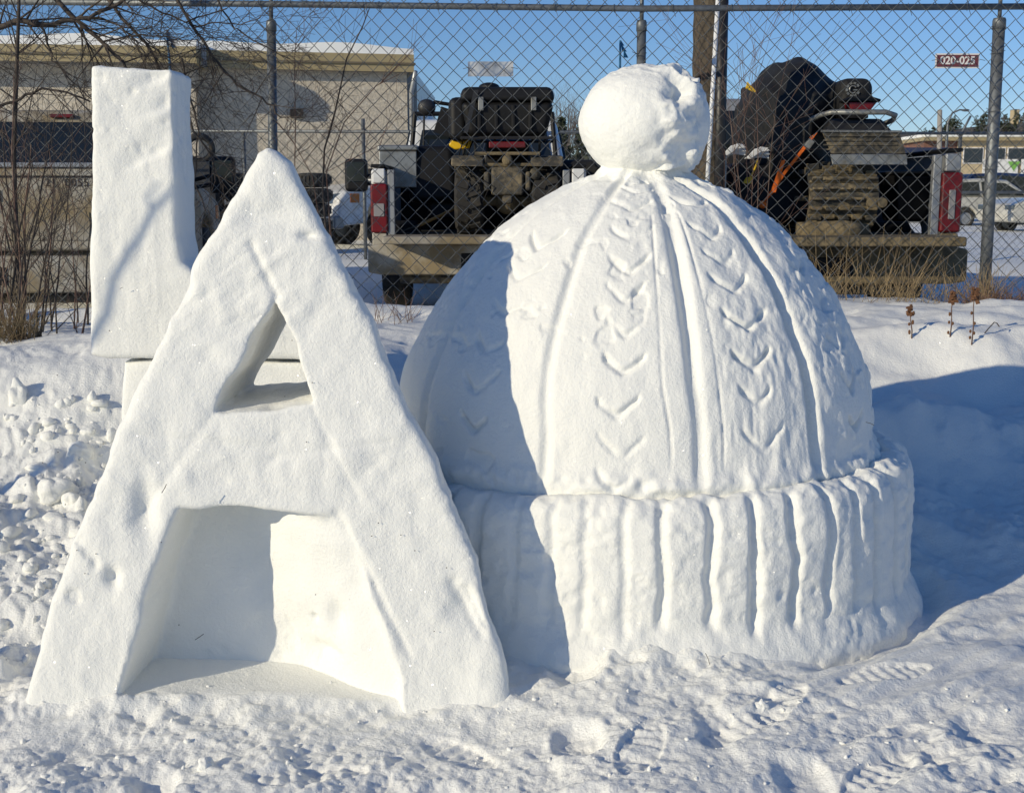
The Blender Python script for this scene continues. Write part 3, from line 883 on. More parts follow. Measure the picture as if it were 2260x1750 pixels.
protos = []
zlo = -0.05
xs = np.arange(-4.3, 4.4, DW / 2)
for i, xw in enumerate(xs):
    odd = i % 2
    key = (odd, i // 2 % 3)
    if len(protos) <= 5 and not any(p[0] == key for p in protos):
        o = wire_mesh(zlo + (DW / 2 if odd else 0), 2.6, DW, 0.0025, 40 + i).build('wire', M['wire'], fence, smooth=True)
        protos.append((key, o.data))
    else:
        o = bpy.data.objects.new('wire', [p[1] for p in protos if p[0] == key][0]); lnk(o, fence)
    # odd wires are shifted one half step, so that neighbours hook into one another
    o.location = (xw, 0.03 * math.sin(xw * 1.7), 0.006 * math.sin(xw * 1.1))
    o.rotation_euler = (0.006 * math.sin(xw * 2.3 + 1), 0.006 * math.sin(xw * 1.9) + 0.003 * math.sin(xw * 5.3), 0)
pa = [at(-60, 2, F_Y), at(600, 8, F_Y), at(1417, 18, F_Y), at(2320, 13, F_Y)]
lo = Vector(fence.location)
MB().tube([p - lo + Vector((0, 0.035, 0)) for p in pa], 0.0215, 10).build('top_rail', M['galv'], fence, smooth=True)
for i, (pt, pb, rad) in enumerate(((at(595, 50, F_Y), at(603, 640, F_Y), 0.031), (at(1418, 50, F_Y), at(1412, 640, F_Y), 0.031), (at(2213, 45, F_Y), at(2180, 640, F_Y), 0.040))):
    d = (pb - pt).normalized(); off = Vector((0, 0.055, 0))
    a, b = pt - lo + off, pb - lo + off + d * 0.35
    po = MB().tube([a, b], rad, 14).build('post', M['galv'], fence, smooth=True)
    MB().tube([a + d * 0.05, a - d * 0.005, a - d * 0.02], [rad + 0.004, rad + 0.004, rad - 0.002], 14).build('post_cap', M['galv'], po, smooth=True)
    MB().tube([a, a - d * 0.13, a - d * 0.32], 0.014, 8).build('rail_support', M['galv'], po, smooth=True)
    ties = MB()
    for k in range(5):
        c = a + d * (0.2 + 0.38 * k)
        MB.tube(ties, [c + Vector((math.cos(t) * (rad + 0.004), -abs(math.sin(t)) * (rad + 0.02) * (1 if t < math.pi else -1), 0.01 * math.cos(t))) for t in np.linspace(0, 2 * math.pi, 13)], 0.0022, 4, False)
        MB.tube(ties, [c + Vector((-rad, -0.03, 0)), c + Vector((-rad - 0.035, -0.05, 0.012))], 0.0022, 4)
    ties.build('wire_ties', M['wire'], po)
ties = MB()
for k in range(22):
    x = -4 + k * 0.39
    t = (x + 4.2) / 8.4
    zr = np.interp(x, [p.x for p in pa], [p.z for p in pa]) - lo.z
    ties.tube([Vector((x + 0.01 * math.cos(q), 0.035 + math.cos(q) * 0.028, zr + math.sin(q) * 0.026)) for q in np.linspace(0, 6.28, 9)], 0.002, 4, False)
    ties.tube([Vector((x, 0.0, zr - 0.02)), Vector((x + 0.012, -0.01, zr - 0.06))], 0.002, 4)
ties.build('rail_ties', M['wire'], fence)

# signs wired to the fence
def fence_sign(x0, x1, y0, y1, name, label, blank):
    a, b = at(x0, y1, F_Y - 0.02), at(x1, y0, F_Y - 0.02)
    w, hh = b.x - a.x, b.z - a.z
    s = empty(name, ((a.x + b.x) / 2, F_Y + 0.022, a.z))
    tag(s, label, 'sign')
    plate = MB(); n = 12
    for i in range(n):
        u0, u1 = -w / 2 + w * i / n, -w / 2 + w * (i + 1) / n
        c0, c1 = [0.006 * math.sin(u * 25) * (1 if blank else 0.2) for u in (u0, u1)]
        plate.hexa([(u0, c0, 0), (u1, c1, 0), (u1, c1 + 0.002, 0), (u0, c0 + 0.002, 0), (u0, c0, hh), (u1, c1, hh), (u1, c1 + 0.002, hh), (u0, c0 + 0.002, hh)])
    plate.build('plate', M['signblank'] if blank else M['signwhite'], s)
    if not blank:
        e = 0.010
        MB().box(-w / 2 + e, w / 2 - e, -0.0045, -0.0020, e, hh - e).build('panel', M['maroon'], s)
        t = text_mesh('020-025', hh * 0.74, M['signwhite'], 'number', s, 0.0008, 1.0, 0.0018)
        t.rotation_euler = (math.pi / 2, 0, 0); t.location = (0, -0.0062, hh * 0.5)
    tw = MB()
    for sx in (-1, 1):
        tw.tube([(sx * (w / 2 - 0.012), 0.004, hh * .55), (sx * (w / 2 - 0.012), -0.03, hh * .58), (sx * (w / 2 + 0.03), -0.02, hh * .5)], 0.002, 4)
    tw.build('wire_ties', M['wire'], s)
    return s


fence_sign(1032, 1133, 135, 168, 'blank_sign', 'small blank silvery metal plate wired to the fence against the sky', True)
fence_sign(2068, 2168, 117, 150, 'number_sign', 'small maroon sign reading 020-025 with white border on the fence', False)

# ------------------------------------------------------------------ far fence in the yard
B_Y = 17.5
zf = at(640, 288, B_Y).z
ff = empty('chain_link_fence', (0, B_Y, 0.55))
tag(ff, 'lower chain link fence crossing the yard between the parked trucks and the buildings', 'fence')
wm = MB(); k = 0
for x in np.arange(-7.6, 8.8, DW / 2):
    if -3.2 < x < 0.2 and False:
        continue
    odd = k % 2; k += 1
    pts = []; z = 0.0 + (DW / 2 if odd else 0); q = 0
    while z < zf - 0.55:
        pts.append((x + (0 if q % 2 == 0 else DW / 2), 0.003 * (1 if q % 2 else -1), z)); z += DW / 2; q += 1
    wm.tube(pts, 0.0028, 3, False)
wm.build('wire_mesh', M['wire'], ff)['kind'] = 'stuff'
MB().tube([(-8, 0.03, zf - 0.55), (9.2, 0.03, zf - 0.60)], 0.022, 8).build('top_rail', M['galv'], ff, smooth=True)
MB().tube([(3.5, 0.03, at(2100, 425, B_Y).z - 0.55), (9.2, 0.03, at(2100, 425, B_Y).z - 0.55)], 0.02, 8).build('middle_rail', M['galv'], ff, smooth=True)
for px, top in ((285, 270), (535, 288), (800, 262), (1217, 262), (1600, 290), (2123, 298), (2330, 290)):
    p = at(px, top, B_Y)
    po = MB().tube([(p.x, 0.05, -0.3), (p.x, 0.05, p.z - 0.55)], 0.027, 8).build('post', M['galv'], ff, smooth=True)
    if px == 2123:
        MB().tube([(p.x, 0.05, p.z - 0.55), (p.x + 0.13, 0.05, p.z - 0.55 + 0.27)], 0.016, 6).build('barb_arm', M['galv'], po, smooth=True)

# ------------------------------------------------------------------ building on the left
BZ = 0.5


def roofed_block(parent, xa, ya, xb, yb, ztop, depth, over_r, fas, ov):
    """wall from (xa,ya) to (xb,yb), parts in local frame along the wall"""
    a, b = Vector((xa, ya, 0)), Vector((xb, yb, 0))
    L = (b - a).length; ang = math.atan2(yb - ya, xb - xa)
    T = Matrix.Translation((xa, ya, 0)) @ Matrix.Rotation(ang, 4, 'Z')
    T = Matrix.Translation(-parent.location) @ T

    def put(o):
        o.data.transform(T); return o
    put(MB().box(0, L, 0, depth, BZ - 1, ztop).build('wall', M['stucco'], parent))
    zf0 = ztop - 0.02
    f1 = put(MB().box(-0.3, L + over_r, -ov, -ov + 0.05, zf0, zf0 + fas * 0.42).box(L + over_r - 0.05, L + over_r, -ov + 0.05, depth, zf0, zf0 + fas * 0.42).build('lower_fascia', M['fascia'], parent))
    put(MB().box(-0.3, L + over_r + 0.03, -ov - 0.04, -ov + 0.05, zf0 + fas * 0.42, zf0 + fas * 0.52).box(L + over_r - 0.02, L + over_r + 0.03, -ov + 0.05, depth, zf0 + fas * 0.42, zf0 + fas * 0.52).build('drip_edge', M['fascia_d'], parent))
    put(MB().box(-0.3, L + over_r, -ov - 0.02, -ov + 0.05, zf0 + fas * 0.52, zf0 + fas).box(L + over_r - 0.05, L + over_r, -ov + 0.05, depth, zf0 + fas * 0.52, zf0 + fas).build('upper_fascia', M['fascia'], parent))
    put(MB().box(-0.3, L + over_r - 0.05, -ov + 0.05, depth, zf0 + 0.01, zf0 + 0.04).build('soffit', M['soffit'], parent))
    # snow lying on the roof
    n = 60; sn = MB()
    for i in range(n):
        u0, u1 = -0.3 + (L + over_r + 0.3) * i / n, -0.3 + (L + over_r + 0.3) * (i + 1) / n
        h0, h1 = [0.15 + 0.05 * math.sin(u * 0.7) + 0.03 * math.sin(u * 2.3 + 1) for u in (u0, u1)]
        zt = zf0 + fas
        sn.add([(u0, -ov, zt), (u1, -ov, zt), (u1, -ov + 0.12, zt + h1), (u0, -ov + 0.12, zt + h0), (u1, depth, zt + h1 + 0.25), (u0, depth, zt + h0 + 0.25), (u1, depth, zt), (u0, depth, zt)],
               [(0, 1, 2, 3), (3, 2, 4, 5), (5, 4, 6, 7)] + ([(1, 6, 4, 2)] if i == n - 1 else []) + ([(0, 3, 5, 7)] if i == 0 else []))
    put(sn.build('roof_snow', M['snow_g'], parent))
    return put


pL0, pL1 = at(-160, 131, 23.0), at(430, 131, 23.55)
pL0.z -= 0.12; pL1.z -= 0.12
pR0, pR1 = at(425, 153, 24.05), at(898, 160, 24.85)
bl = empty('warehouse_building', ((pL1.x + pR1.x) / 2, 25, BZ))
tag(bl, 'low pebble dashed building with tan fascia and snowy roof at the left', 'building')
roofed_block(bl, pL0.x, pL0.y, pL1.x, pL1.y, pL1.z, 9, 0.12, 0.30, 0.62)
put = roofed_block(bl, pR0.x, pR0.y, pR1.x, pR1.y, pR1.z, 9, 0.12, 0.34, 0.24)
Lr = (Vector((pR1.x, pR1.y, 0)) - Vector((pR0.x, pR0.y, 0))).length
put(MB().tube([(Lr + 0.08, -0.03, BZ - 0.5), (Lr + 0.08, -0.03, pR1.z - 0.4), (Lr + 0.14, -0.35, pR1.z - 0.02)], 0.045, 8).build('downpipe', M['silver'], bl, smooth=True))
lp = at(660, 253, 24.7)
lx = (lp.x - pR0.x) / math.cos(math.atan2(pR1.y - pR0.y, pR1.x - pR0.x))
put(MB().frus((lx - 0.13, lx + 0.13, -0.10, 0), lp.z - 0.09, (lx - 0.13, lx + 0.13, -0.26, 0), lp.z + 0.07).build('wall_lamp', M['blackm'], bl, bevel=0.01))
put(MB().box(-0.02, 0.3, -0.52, 0.4, pR0.z + 0.0, pR0.z + 0.32).build('roof_junction_box', M['silver'], bl, bevel=0.03))
# snow-loaded annex behind the right end of the building
an = empty('annex_building', (at(925, 300, 27.5).x, 28, BZ))
tag(an, 'dark grey annex with icy snow sliding off behind the building corner', 'building')
lo2 = Vector(an.location)
a0, a1 = at(880, 300, 28.0), at(925, 300, 28.0)
zt = at(910, 168, 28).z
MB().box(a0.x - lo2.x, a1.x - lo2.x, -0.5, 6, -1, zt - lo2.z).build('wall', M['silver'], an)
mb = MB(); nn = 10
pp = [(918, 165), (926, 200), (934, 245), (946, 270), (985, 288), (1060, 300), (1060, 420), (860, 420), (860, 165)]
mb.prism([(at(a_, b_, 28.6).x - lo2.x, at(a_, b_, 28.6).z - lo2.z) for a_, b_ in pp], 0.6, 4.5)
mb.build('snow_heap', M['snow_g'], an, bevel=0.3, seg=4)

# ------------------------------------------------------------------ vehicles
def wheel(parent, x, yv, r, w, side, name='wheel'):
    wh = empty(name); wh.parent = parent; wh.location = (x, yv, r)
    t = MB(); pr_ = [(r * .58, -w / 2), (r * .9, -w / 2), (r * .985, -w * .4), (r, -w * .15), (r, w * .15), (r * .985, w * .4), (r * .9, w / 2), (r * .58, w / 2)]
    t.lathe(pr_, (0, 0, 0), 'x', 28, True)
    t.build('tyre', M['rubber'], wh, smooth=True)
    rm = MB(); rm.lathe([(0.001, side * w * .34), (r * .2, side * w * .36), (r * .3, side * w * .28), (r * .55, side * w * .3), (r * .6, side * w * .47), (r * .6, -side * w * .4)], (0, 0, 0), 'x', 24)
    for k in range(6):
        a_ = k * math.pi / 3
        rm.obox((side * w * .33, math.cos(a_) * r * .4, math.sin(a_) * r * .4), (w * .12, r * .12, r * .34), Matrix.Rotation(a_ - math.pi / 2, 3, 'X'))
    rm.build('rim', M['silver'], wh)
    return wh


def pickup(label, loc, rz, paint, mud, gate, mo=0.0):
    """local frame: rear bumper at y = 0, front towards +Y, ground z = 0"""
    t = empty('pickup_truck', loc, rz)
    tag(t, label, 'pickup truck')
    W = 1.0
    for s in (-1, 1):
        p = [(0.12, 0.56), (0.62, 0.56), (0.70, 0.80), (0.90, 0.97), (1.15, 1.0), (1.38, 0.97), (1.58, 0.80), (1.66, 0.52), (2.15, 0.50), (2.15, 1.38), (0.12, 1.36)]
        MB().prism(p, s * W, s * (W - 0.09), 'yz').build('bed_side', paint, t, bevel=0.02)
        MB().box(min(s * W, s * (W - .13)), max(s * W, s * (W - .13)), 0.10, 2.15, 1.38, 1.41).build('bed_rail_cap', M['black'], t, bevel=0.01)
        x0_, x1_ = sorted((s * 1.004, s * 0.845))
        tl = MB().box(x0_, x1_, 0.075, 0.14, 0.78, 1.23).build('tail_light', M['redlamp'], t, bevel=0.02)
        MB().box(x0_ + (0.03 if mud is M['mudwhite'] else 0.055), x1_ - (0.03 if mud is M['mudwhite'] else 0.055), 0.066, 0.09, 0.88 if mud is not M['mudwhite'] else 0.93, 1.10 if mud is not M['mudwhite'] else 1.05).build('reverse_lamp', M['clearlamp'], tl, bevel=0.006)
        MB().box(x0_ + 0.01, x1_ - 0.01, 0.085, 0.14, 0.56, 0.775).build('corner_panel', mud, t, bevel=0.015)
        MB().box(x0_ + 0.02, x1_ - 0.02, 0.085, 0.14, 1.235, 1.37).build('upper_corner', paint, t, bevel=0.015)
        MB().box(*sorted((s * 0.845, s * 0.78)), 0.10, 0.16, 0.70, 1.36).build('gate_post', M['silver'], t, bevel=0.01)
        MB().prism([(1.15 + .46 * math.cos(q), .42 + .46 * math.sin(q)) for q in np.linspace(0, math.pi, 12)], s * (W - .1), s * (W - .36), 'yz').build('wheel_well', M['black'], t)
        wheel(t, s * 0.86, 1.15, 0.40, 0.26, s)
        wheel(t, s * 0.86, 4.75, 0.40, 0.26, s)
        # cab side glass and door
        MB().hexa([(s * 0.965, 2.45, 1.34), (s * 0.965, 3.95, 1.34), (s * 0.93, 3.95, 1.34), (s * 0.93, 2.45, 1.34), (s * 0.845, 2.6, 1.86), (s * 0.845, 3.35, 1.86), (s * 0.77, 3.35, 1.86), (s * 0.77, 2.6, 1.86)]).build('side_window', M['glass'], t)
        dr = MB().box(*sorted((s * 1.006, s * 0.98)), 2.35, 3.95, 0.5, 1.30).build('door', paint, t, bevel=0.015)
        MB().box(*sorted((s * 1.03, s * 1.0)), 2.5, 2.68, 1.08, 1.12).build('door_handle', M['black'], dr, bevel=0.008)
        m_ = MB().box(*sorted((s * (1.17 + mo), s * (1.45 + mo))), 3.72, 3.86, 1.18, 1.58).build('tow_mirror', M['black'], t, bevel=0.05, seg=3)
        MB().box(*sorted((s * (1.20 + mo), s * (1.42 + mo))), 3.708, 3.722, 1.30, 1.54).build('mirror_glass', M['glass'], m_, bevel=0.01)
        MB().tube([(s * 0.97, 3.82, 1.32), (s * (1.2 + mo), 3.8, 1.38)], 0.022, 8).tube([(s * 0.97, 3.82, 1.24), (s * (1.2 + mo), 3.8, 1.28)], 0.022, 8).build('mirror_arm', M['black'], m_)
        hl = MB().hexa([(s * 0.98, 5.78, 0.86), (s * 0.62, 5.90, 0.86), (s * 0.62, 5.75, 0.86), (s * 0.99, 5.48, 0.86), (s * 0.95, 5.72, 1.06), (s * 0.64, 5.86, 1.04), (s * 0.62, 5.70, 1.04), (s * 0.985, 5.44, 1.08)]).build('headlight', M['headlamp'], t, bevel=0.015)
        MB().box(*sorted((s * 1.0, s * 0.93)), 5.40, 5.60, 0.88, 1.05).build('amber_marker', M['amber'], hl, bevel=0.01)
    MB().box(-0.91, 0.91, 0.1, 2.15, 0.70, 0.76).build('bed_floor', M['muddark'], t)
    MB().box(-0.91, 0.91, 2.10, 2.16, 0.70, 1.38).build('bed_front', M['black'], t)
    if gate == 'down':
        MB().box(-0.84, 0.84, -0.50, 0.09, 0.695, 0.765).build('tailgate', mud, t, bevel=0.015)
    else:
        gt = MB().box(-0.842, 0.842, 0.03, 0.12, 0.72, 1.36).build('tailgate', mud, t, bevel=0.03)
        MB().box(-0.842, 0.842, 0.015, 0.13, 1.362, 1.40).build('gate_cap', M['silver'], gt, bevel=0.01)
        MB().box(-0.12, 0.12, 0.018, 0.035, 1.10, 1.19).build('gate_handle', M['black'], gt, bevel=0.008)
        MB().box(-0.78, 0.78, 0.020, 0.034, 0.80, 1.02).build('gate_panel', mud, gt, bevel=0.012)
        MB().box(-0.842, 0.842, 0.022, 0.034, 1.285, 1.30).build('gate_seam', M['black'], gt)
    bp = MB().prism([(-1.02, 0.42), (-1.02, 0.66), (-0.9, 0.685), (0.9, 0.685), (1.02, 0.66), (1.02, 0.42), (0.9, 0.40), (-0.9, 0.40)], -0.07, 0.09).build('rear_bumper', mud, t, bevel=0.02)
    MB().box(-0.16, 0.16, -0.078, -0.06, 0.46, 0.60).build('plate_recess', M['black'], bp, bevel=0.01)
    MB().tube([(-0.75, 0.2, 0.36), (0.75, 0.2, 0.36)], 0.06, 8).box(-0.06, 0.06, -0.12, 0.25, 0.34, 0.42).build('hitch', M['muddark'], t)
    # cab shell
    MB().prism([(2.2, 0.45), (4.25, 0.45), (4.25, 1.28), (2.2, 1.33)], -0.985, 0.985, 'yz').build('cab_body', paint, t, bevel=0.05, seg=3)
    MB().frus((-0.93, 0.93, 2.24, 4.25), 1.31, (-0.80, 0.80, 2.46, 3.30), 1.97).build('greenhouse', paint, t, bevel=0.09, seg=4)
    MB().hexa([(-0.78, 2.235, 1.36), (0.78, 2.235, 1.36), (0.78, 2.34, 1.36), (-0.78, 2.34, 1.36), (-0.69, 2.395, 1.85), (0.69, 2.395, 1.85), (0.69, 2.52, 1.85), (-0.69, 2.52, 1.85)]).build('rear_window', M['glass'], t, bevel=0.01)
    MB().hexa([(-0.82, 4.10, 1.36), (0.82, 4.10, 1.36), (0.82, 4.215, 1.36), (-0.82, 4.215, 1.36), (-0.68, 3.30, 1.88), (0.68, 3.30, 1.88), (0.68, 3.40, 1.88), (-0.68, 3.40, 1.88)]).build('windscreen', M['glass'], t)
    MB().box(-0.11, 0.11, 2.395, 2.46, 1.89, 1.925).build('brake_light', M['redlamp'], t, bevel=0.008)
    MB().prism([(4.15, 0.5), (4.3, 0.5), (4.33, 0.80), (4.5, 0.93), (4.75, 0.96), (5.0, 0.93), (5.18, 0.80), (5.22, 0.5), (5.75, 0.45), (5.86, 0.62), (5.84, 0.95), (5.7, 1.10), (5.0, 1.22), (4.15, 1.30)], -0.99, 0.99, 'yz').build('bonnet', paint, t, bevel=0.06, seg=3)
    MB().box(-0.60, 0.60, 5.80, 5.89, 0.72, 1.02).build('grille', M['black'], t, bevel=0.02)
    MB().box(-0.99, 0.99, 5.72, 5.96, 0.40, 0.64).build('front_bumper', M['silver'], t, bevel=0.05)
    return t


def lot(x, yv):
    return gz1(x, yv)


# middle truck: white, tailgate down
T1x, T1y = at(1056, 500, 11.0).x, 11.0
T1 = pickup('white pickup with lowered tailgate carrying a quad bike, between snow A and hat', (T1x, T1y, 0.36), 0, M['white'], M['mudwhite'], 'down', 0.30)
# right truck
T2x, T2y = at(2128, 500, 8.95).x - 1.0, 8.95
T2 = pickup('dirty pickup carrying the covered snowmobile at the right', (T2x, T2y, 0.42), 0, M['silver'], M['mud'], 'down')
# left truck
T3x, T3y = at(254, 500, 9.2).x - 1.0, 9.2
T3 = pickup('beige muddy pickup with closed tailgate behind the bare shrub at far left', (T3x, T3y, 0.33), R(6), M['mudwhite'], M['mudwhite'], 'up')
T3z = 0.33
for o in list(T3.children):
    if o.name.startswith('tailgate'):
        t_ = text_mesh('21  0055', 0.085, M['dirt'], 'fleet_number', o, 0.001, 1.1)
        t_.rotation_euler = (math.pi / 2, 0, 0); t_.location = (at(130, 395, 9.2).x - T3x + 0.03, 0.026, 1.245)
# extra equipment on the middle truck: toolbox and headache rack
def world_to(o, p):
    return p - Vector(o.location)


tb = empty('tool_box', (at(882, 400, 12.2).x, 12.2, at(882, 415, 12.2).z))
tag(tb, 'chequer plate aluminium tool box on the side of the white pickup bed', 'tool box')
MB().box(-0.19, 0.19, -0.16, 0.16, 0.0, 0.36).build('body', M['plate'], tb, bevel=0.012)
MB().box(-0.205, 0.205, -0.175, 0.175, 0.362, 0.42).build('lid', M['plate'], tb, bevel=0.02)
rib = MB()
for k in range(60):
    u, v = (k * 0.6180339) % 1.0, (k + 0.5) / 60
    rib.obox((-0.165 + 0.33 * u, -0.1615, 0.03 + 0.30 * v), (0.026, 0.004, 0.007), Matrix.Rotation(R(45 if k % 2 else -45), 3, 'Y'))
rib.build('tread_pattern', M['plate'], tb)
MB().box(-0.2, -0.08, -0.14, 0.14, -0.06, 0.0).box(0.05, 0.12, -0.14, 0.14, -0.03, 0.0).build('bracket', M['black'], tb)
rk = MB()
for s in (-1, 1):
    rk.tube([(s * 0.80, 2.05, 1.38), (s * 0.74, 2.08, 2.02)], 0.025, 8)
rk.tube([(-0.74, 2.08, 2.0), (0.74, 2.08, 2.0)], 0.025, 8)
for k in (0, 4, 9):
    x = -0.66 + 0.11 * k
    rk.tube([(x, 2.07, 1.42), (x * 0.97, 2.08, 2.0)], 0.012, 6)
rk.build('headache_rack', M['black'], T1)

# white van front parked near the building
T4 = pickup('white pickup parked facing the camera near the pebble dashed wall', (0.72, 24.4, 0.58), R(128), M['white'], M['white'], 'up')
T4.scale = (0.92, 0.92, 0.92)
# blue-grey vehicle between L and A
def car(label, loc, rz, paint, length=4.7, hgt=1.7):
    """local frame: centre of the car on the ground, nose towards +X"""
    t = empty('parked_car', loc, rz); tag(t, label, 'car')
    l = length / 2
    body = [(-l, 0.45), (-l + 0.02, 0.9), (-l + 0.2, 1.02), (l * 0.35, 1.02), (l * 0.75, 0.95), (l * 0.95, 0.82), (l, 0.62), (l - 0.03, 0.35), (l * 0.82, 0.32)]
    arc = [(l * 0.63 + 0.38 * math.cos(q), 0.32 + 0.38 * math.sin(q)) for q in np.linspace(0.05, math.pi - 0.05, 9)]
    arc2 = [(-l * 0.60 + 0.38 * math.cos(q), 0.32 + 0.38 * math.sin(q)) for q in np.linspace(0.05, math.pi - 0.05, 9)]
    MB().prism(body + arc + arc2 + [(-l * 0.95, 0.32)], -0.9, 0.9).build('body', paint, t, bevel=0.08, seg=3)
    roof = [(-l + 0.12, 1.0), (-l + 0.42, hgt - 0.05), (-l * 0.4, hgt), (l * 0.02, hgt - 0.05), (l * 0.42, 1.0)]
    MB().prism(roof, -0.78, 0.78).build('roof', paint, t, bevel=0.10, seg=3)
    for s in (-1, 1):
        y0_, y1_ = sorted((s * 0.77, s * 0.795))
        MB().prism([(-l + 0.40, 1.06), (-l + 0.58, hgt - 0.14), (-l * 0.42, hgt - 0.11), (-l * 0.38, 1.06)], y0_, y1_).build('side_window', M['glass'], t)
        MB().prism([(-l * 0.34, 1.06), (-l * 0.38, hgt - 0.11), (-l * 0.02, hgt - 0.16), (l * 0.30, 1.06)], y0_, y1_).build('side_window', M['glass'], t)
        for xw in (l * 0.63, -l * 0.60):
            wh = empty('wheel'); wh.parent = t; wh.location = (xw, s * 0.8, 0.33)
            MB().lathe([(0.2, -0.1), (0.3, -0.1), (0.33, -0.05), (0.33, 0.05), (0.3, 0.1), (0.2, 0.1)], (0, 0, 0), 'y', 24, True).build('tyre', M['rubber'], wh, smooth=True)
            MB().lathe([(0.001, s * 0.06), (0.19, s * 0.06), (0.205, s * 0.09), (0.205, -s * 0.08)], (0, 0, 0), 'y', 20).build('rim', M['silver'], wh)
        MB().box(l - 0.32, l - 0.02, *sorted((s * 0.5, s * 0.88)), 0.66, 0.80).build('headlight', M['headlamp'], t, bevel=0.03)
        MB().box(-l - 0.01, -l + 0.1, *sorted((s * 0.6, s * 0.88)), 0.7, 0.95).build('tail_light', M['redlamp'], t, bevel=0.03)
        m_ = MB().box(l * 0.24, l * 0.34, *sorted((s * 0.93, s * 1.12)), 1.0, 1.16).build('mirror', M['black'], t, bevel=0.03)
    MB().hexa([(l * 0.44, -0.72, 1.03), (l * 0.44, 0.72, 1.03), (l * 0.40, 0.72, 1.03), (l * 0.40, -0.72, 1.03), (l * 0.10, -0.64, hgt - 0.1), (l * 0.10, 0.64, hgt - 0.1), (l * 0.05, 0.64, hgt - 0.1), (l * 0.05, -0.64, hgt - 0.1)]).build('windscreen', M['glass'], t)
    return t


# far cars on the right
g_f = 'cars parked beyond the yard'
car('cream white estate car parked beyond the yard at the far right', (at(2188, 480, 40).x, 40, 0.5), R(8), M['offwhite'], 4.7, 1.62)
car('navy blue car behind the cream estate car at far right', (at(2235, 480, 46).x, 46, 0.72), R(4), M['navy'], 4.9, 1.72)
car('second cream car half hidden at the right edge beyond the yard', (at(2330, 480, 34).x, 33, 0.5), R(188), M['offwhite'], 4.7, 1.5)

# ------------------------------------------------------------------ tyres by the building
def tyre_stack(px, top, Y, r, n, label):
    p = at(px, top, Y)
    hh = 0.24
    for k in range(n):
        z = p.z - hh * (k + 1)
        o = MB().lathe([(r * .55, 0.03), (r * .62, 0.0), (r * .93, 0.02), (r, 0.07), (r, hh - 0.08), (r * .93, hh - 0.03), (r * .62, hh - .01), (r * .55, hh - 0.04)], (0, 0, 0), 'z', 30, True)
        for q in range(30):
            a_ = q * 2 * math.pi / 30
            o.obox((math.cos(a_) * r, math.sin(a_) * r, hh / 2), (0.03, r * .11, hh * .55), Matrix.Rotation(a_, 3, 'Z'))
        o = o.build('tyre', M['rubber'], None)
        o.location = (p.x + 0.02 * math.sin(k * 2.1), Y + 0.02 * math.cos(k * 3), z)
        tag(o, ['topmost', 'second from top', 'third from top', 'fourth from top', 'fifth from top', 'lowest'][k] + ' ' + label, 'tyre', 'used tyres stacked by the building')


tyre_stack(690, 381, 19.5, 0.29, 6, 'worn tyre in the stack just right of the snow A peak')
tyre_stack(545, 381, 19.2, 0.37, 6, 'worn tyre in the stack behind the left slope of the snow A')
sp_t = at(440, 329, 18.8)
o = MB().lathe([(0.15, -0.09), (0.2, -0.1), (0.24, -0.06), (0.245, 0.06), (0.2, 0.1), (0.15, 0.09)], (0, 0, 0), 'y', 32, True).build('tyre', M['rubber'], None, smooth=True)
o.location = sp_t; o.rotation_euler = (0.15, 0, 0.3)
tag(o, 'upright wheel tyre showing its hole right of the snow L', 'tyre', 'used tyres stacked by the building')
cr = at(440, 358, 18.8)
b_ = MB().box(-0.3, 0.3, -0.3, 0.3, -1.3, 0.0).build('storage_crate', M['blackm'], None, bevel=0.02)
for k in range(4):
    MB().box(-0.31, 0.31, -0.312, -0.3005, -1.25 + k * 0.31, -1.0 + k * 0.31).build('board', M['blackm'], b_, bevel=0.005)
b_.location = cr; tag(b_, 'dark crate under the upright tyre', 'crate')

# ------------------------------------------------------------------ quad bike on the middle truck
def tyre_lug(parent, x, yv, z, r, w, name='tyre'):
    t = MB().lathe([(r * .5, -w * .5), (r * .82, -w * .52), (r * .95, -w * .4), (r * .96, w * .4), (r * .82, w * .52), (r * .5, w * .5)], (0, 0, 0), 'x', 28, True)
    for q in range(18):
        a_ = q * 2 * math.pi / 18
        for s in (-1, 1):
            t.obox((s * w * .23, math.cos(a_ + s * .12) * r * .97, math.sin(a_ + s * .12) * r * .97), (w * .42, r * .13, r * .09), Matrix.Rotation(a_ + s * .12 - math.pi / 2, 3, 'X') @ Matrix.Rotation(s * .35, 3, 'Z'))
    o_ = t.build(name, M['rubber'], parent); o_.location = (x, yv, z)
    MB().lathe([(0.001, -w * .1), (r * .45, -w * .1), (r * .52, -w * .3)], (0, 0, 0), 'x', 20).lathe([(0.001, w * .1), (r * .45, w * .1), (r * .52, w * .3)], (0, 0, 0), 'x', 20).build('rim', M['blackm'], o_)
    return o_


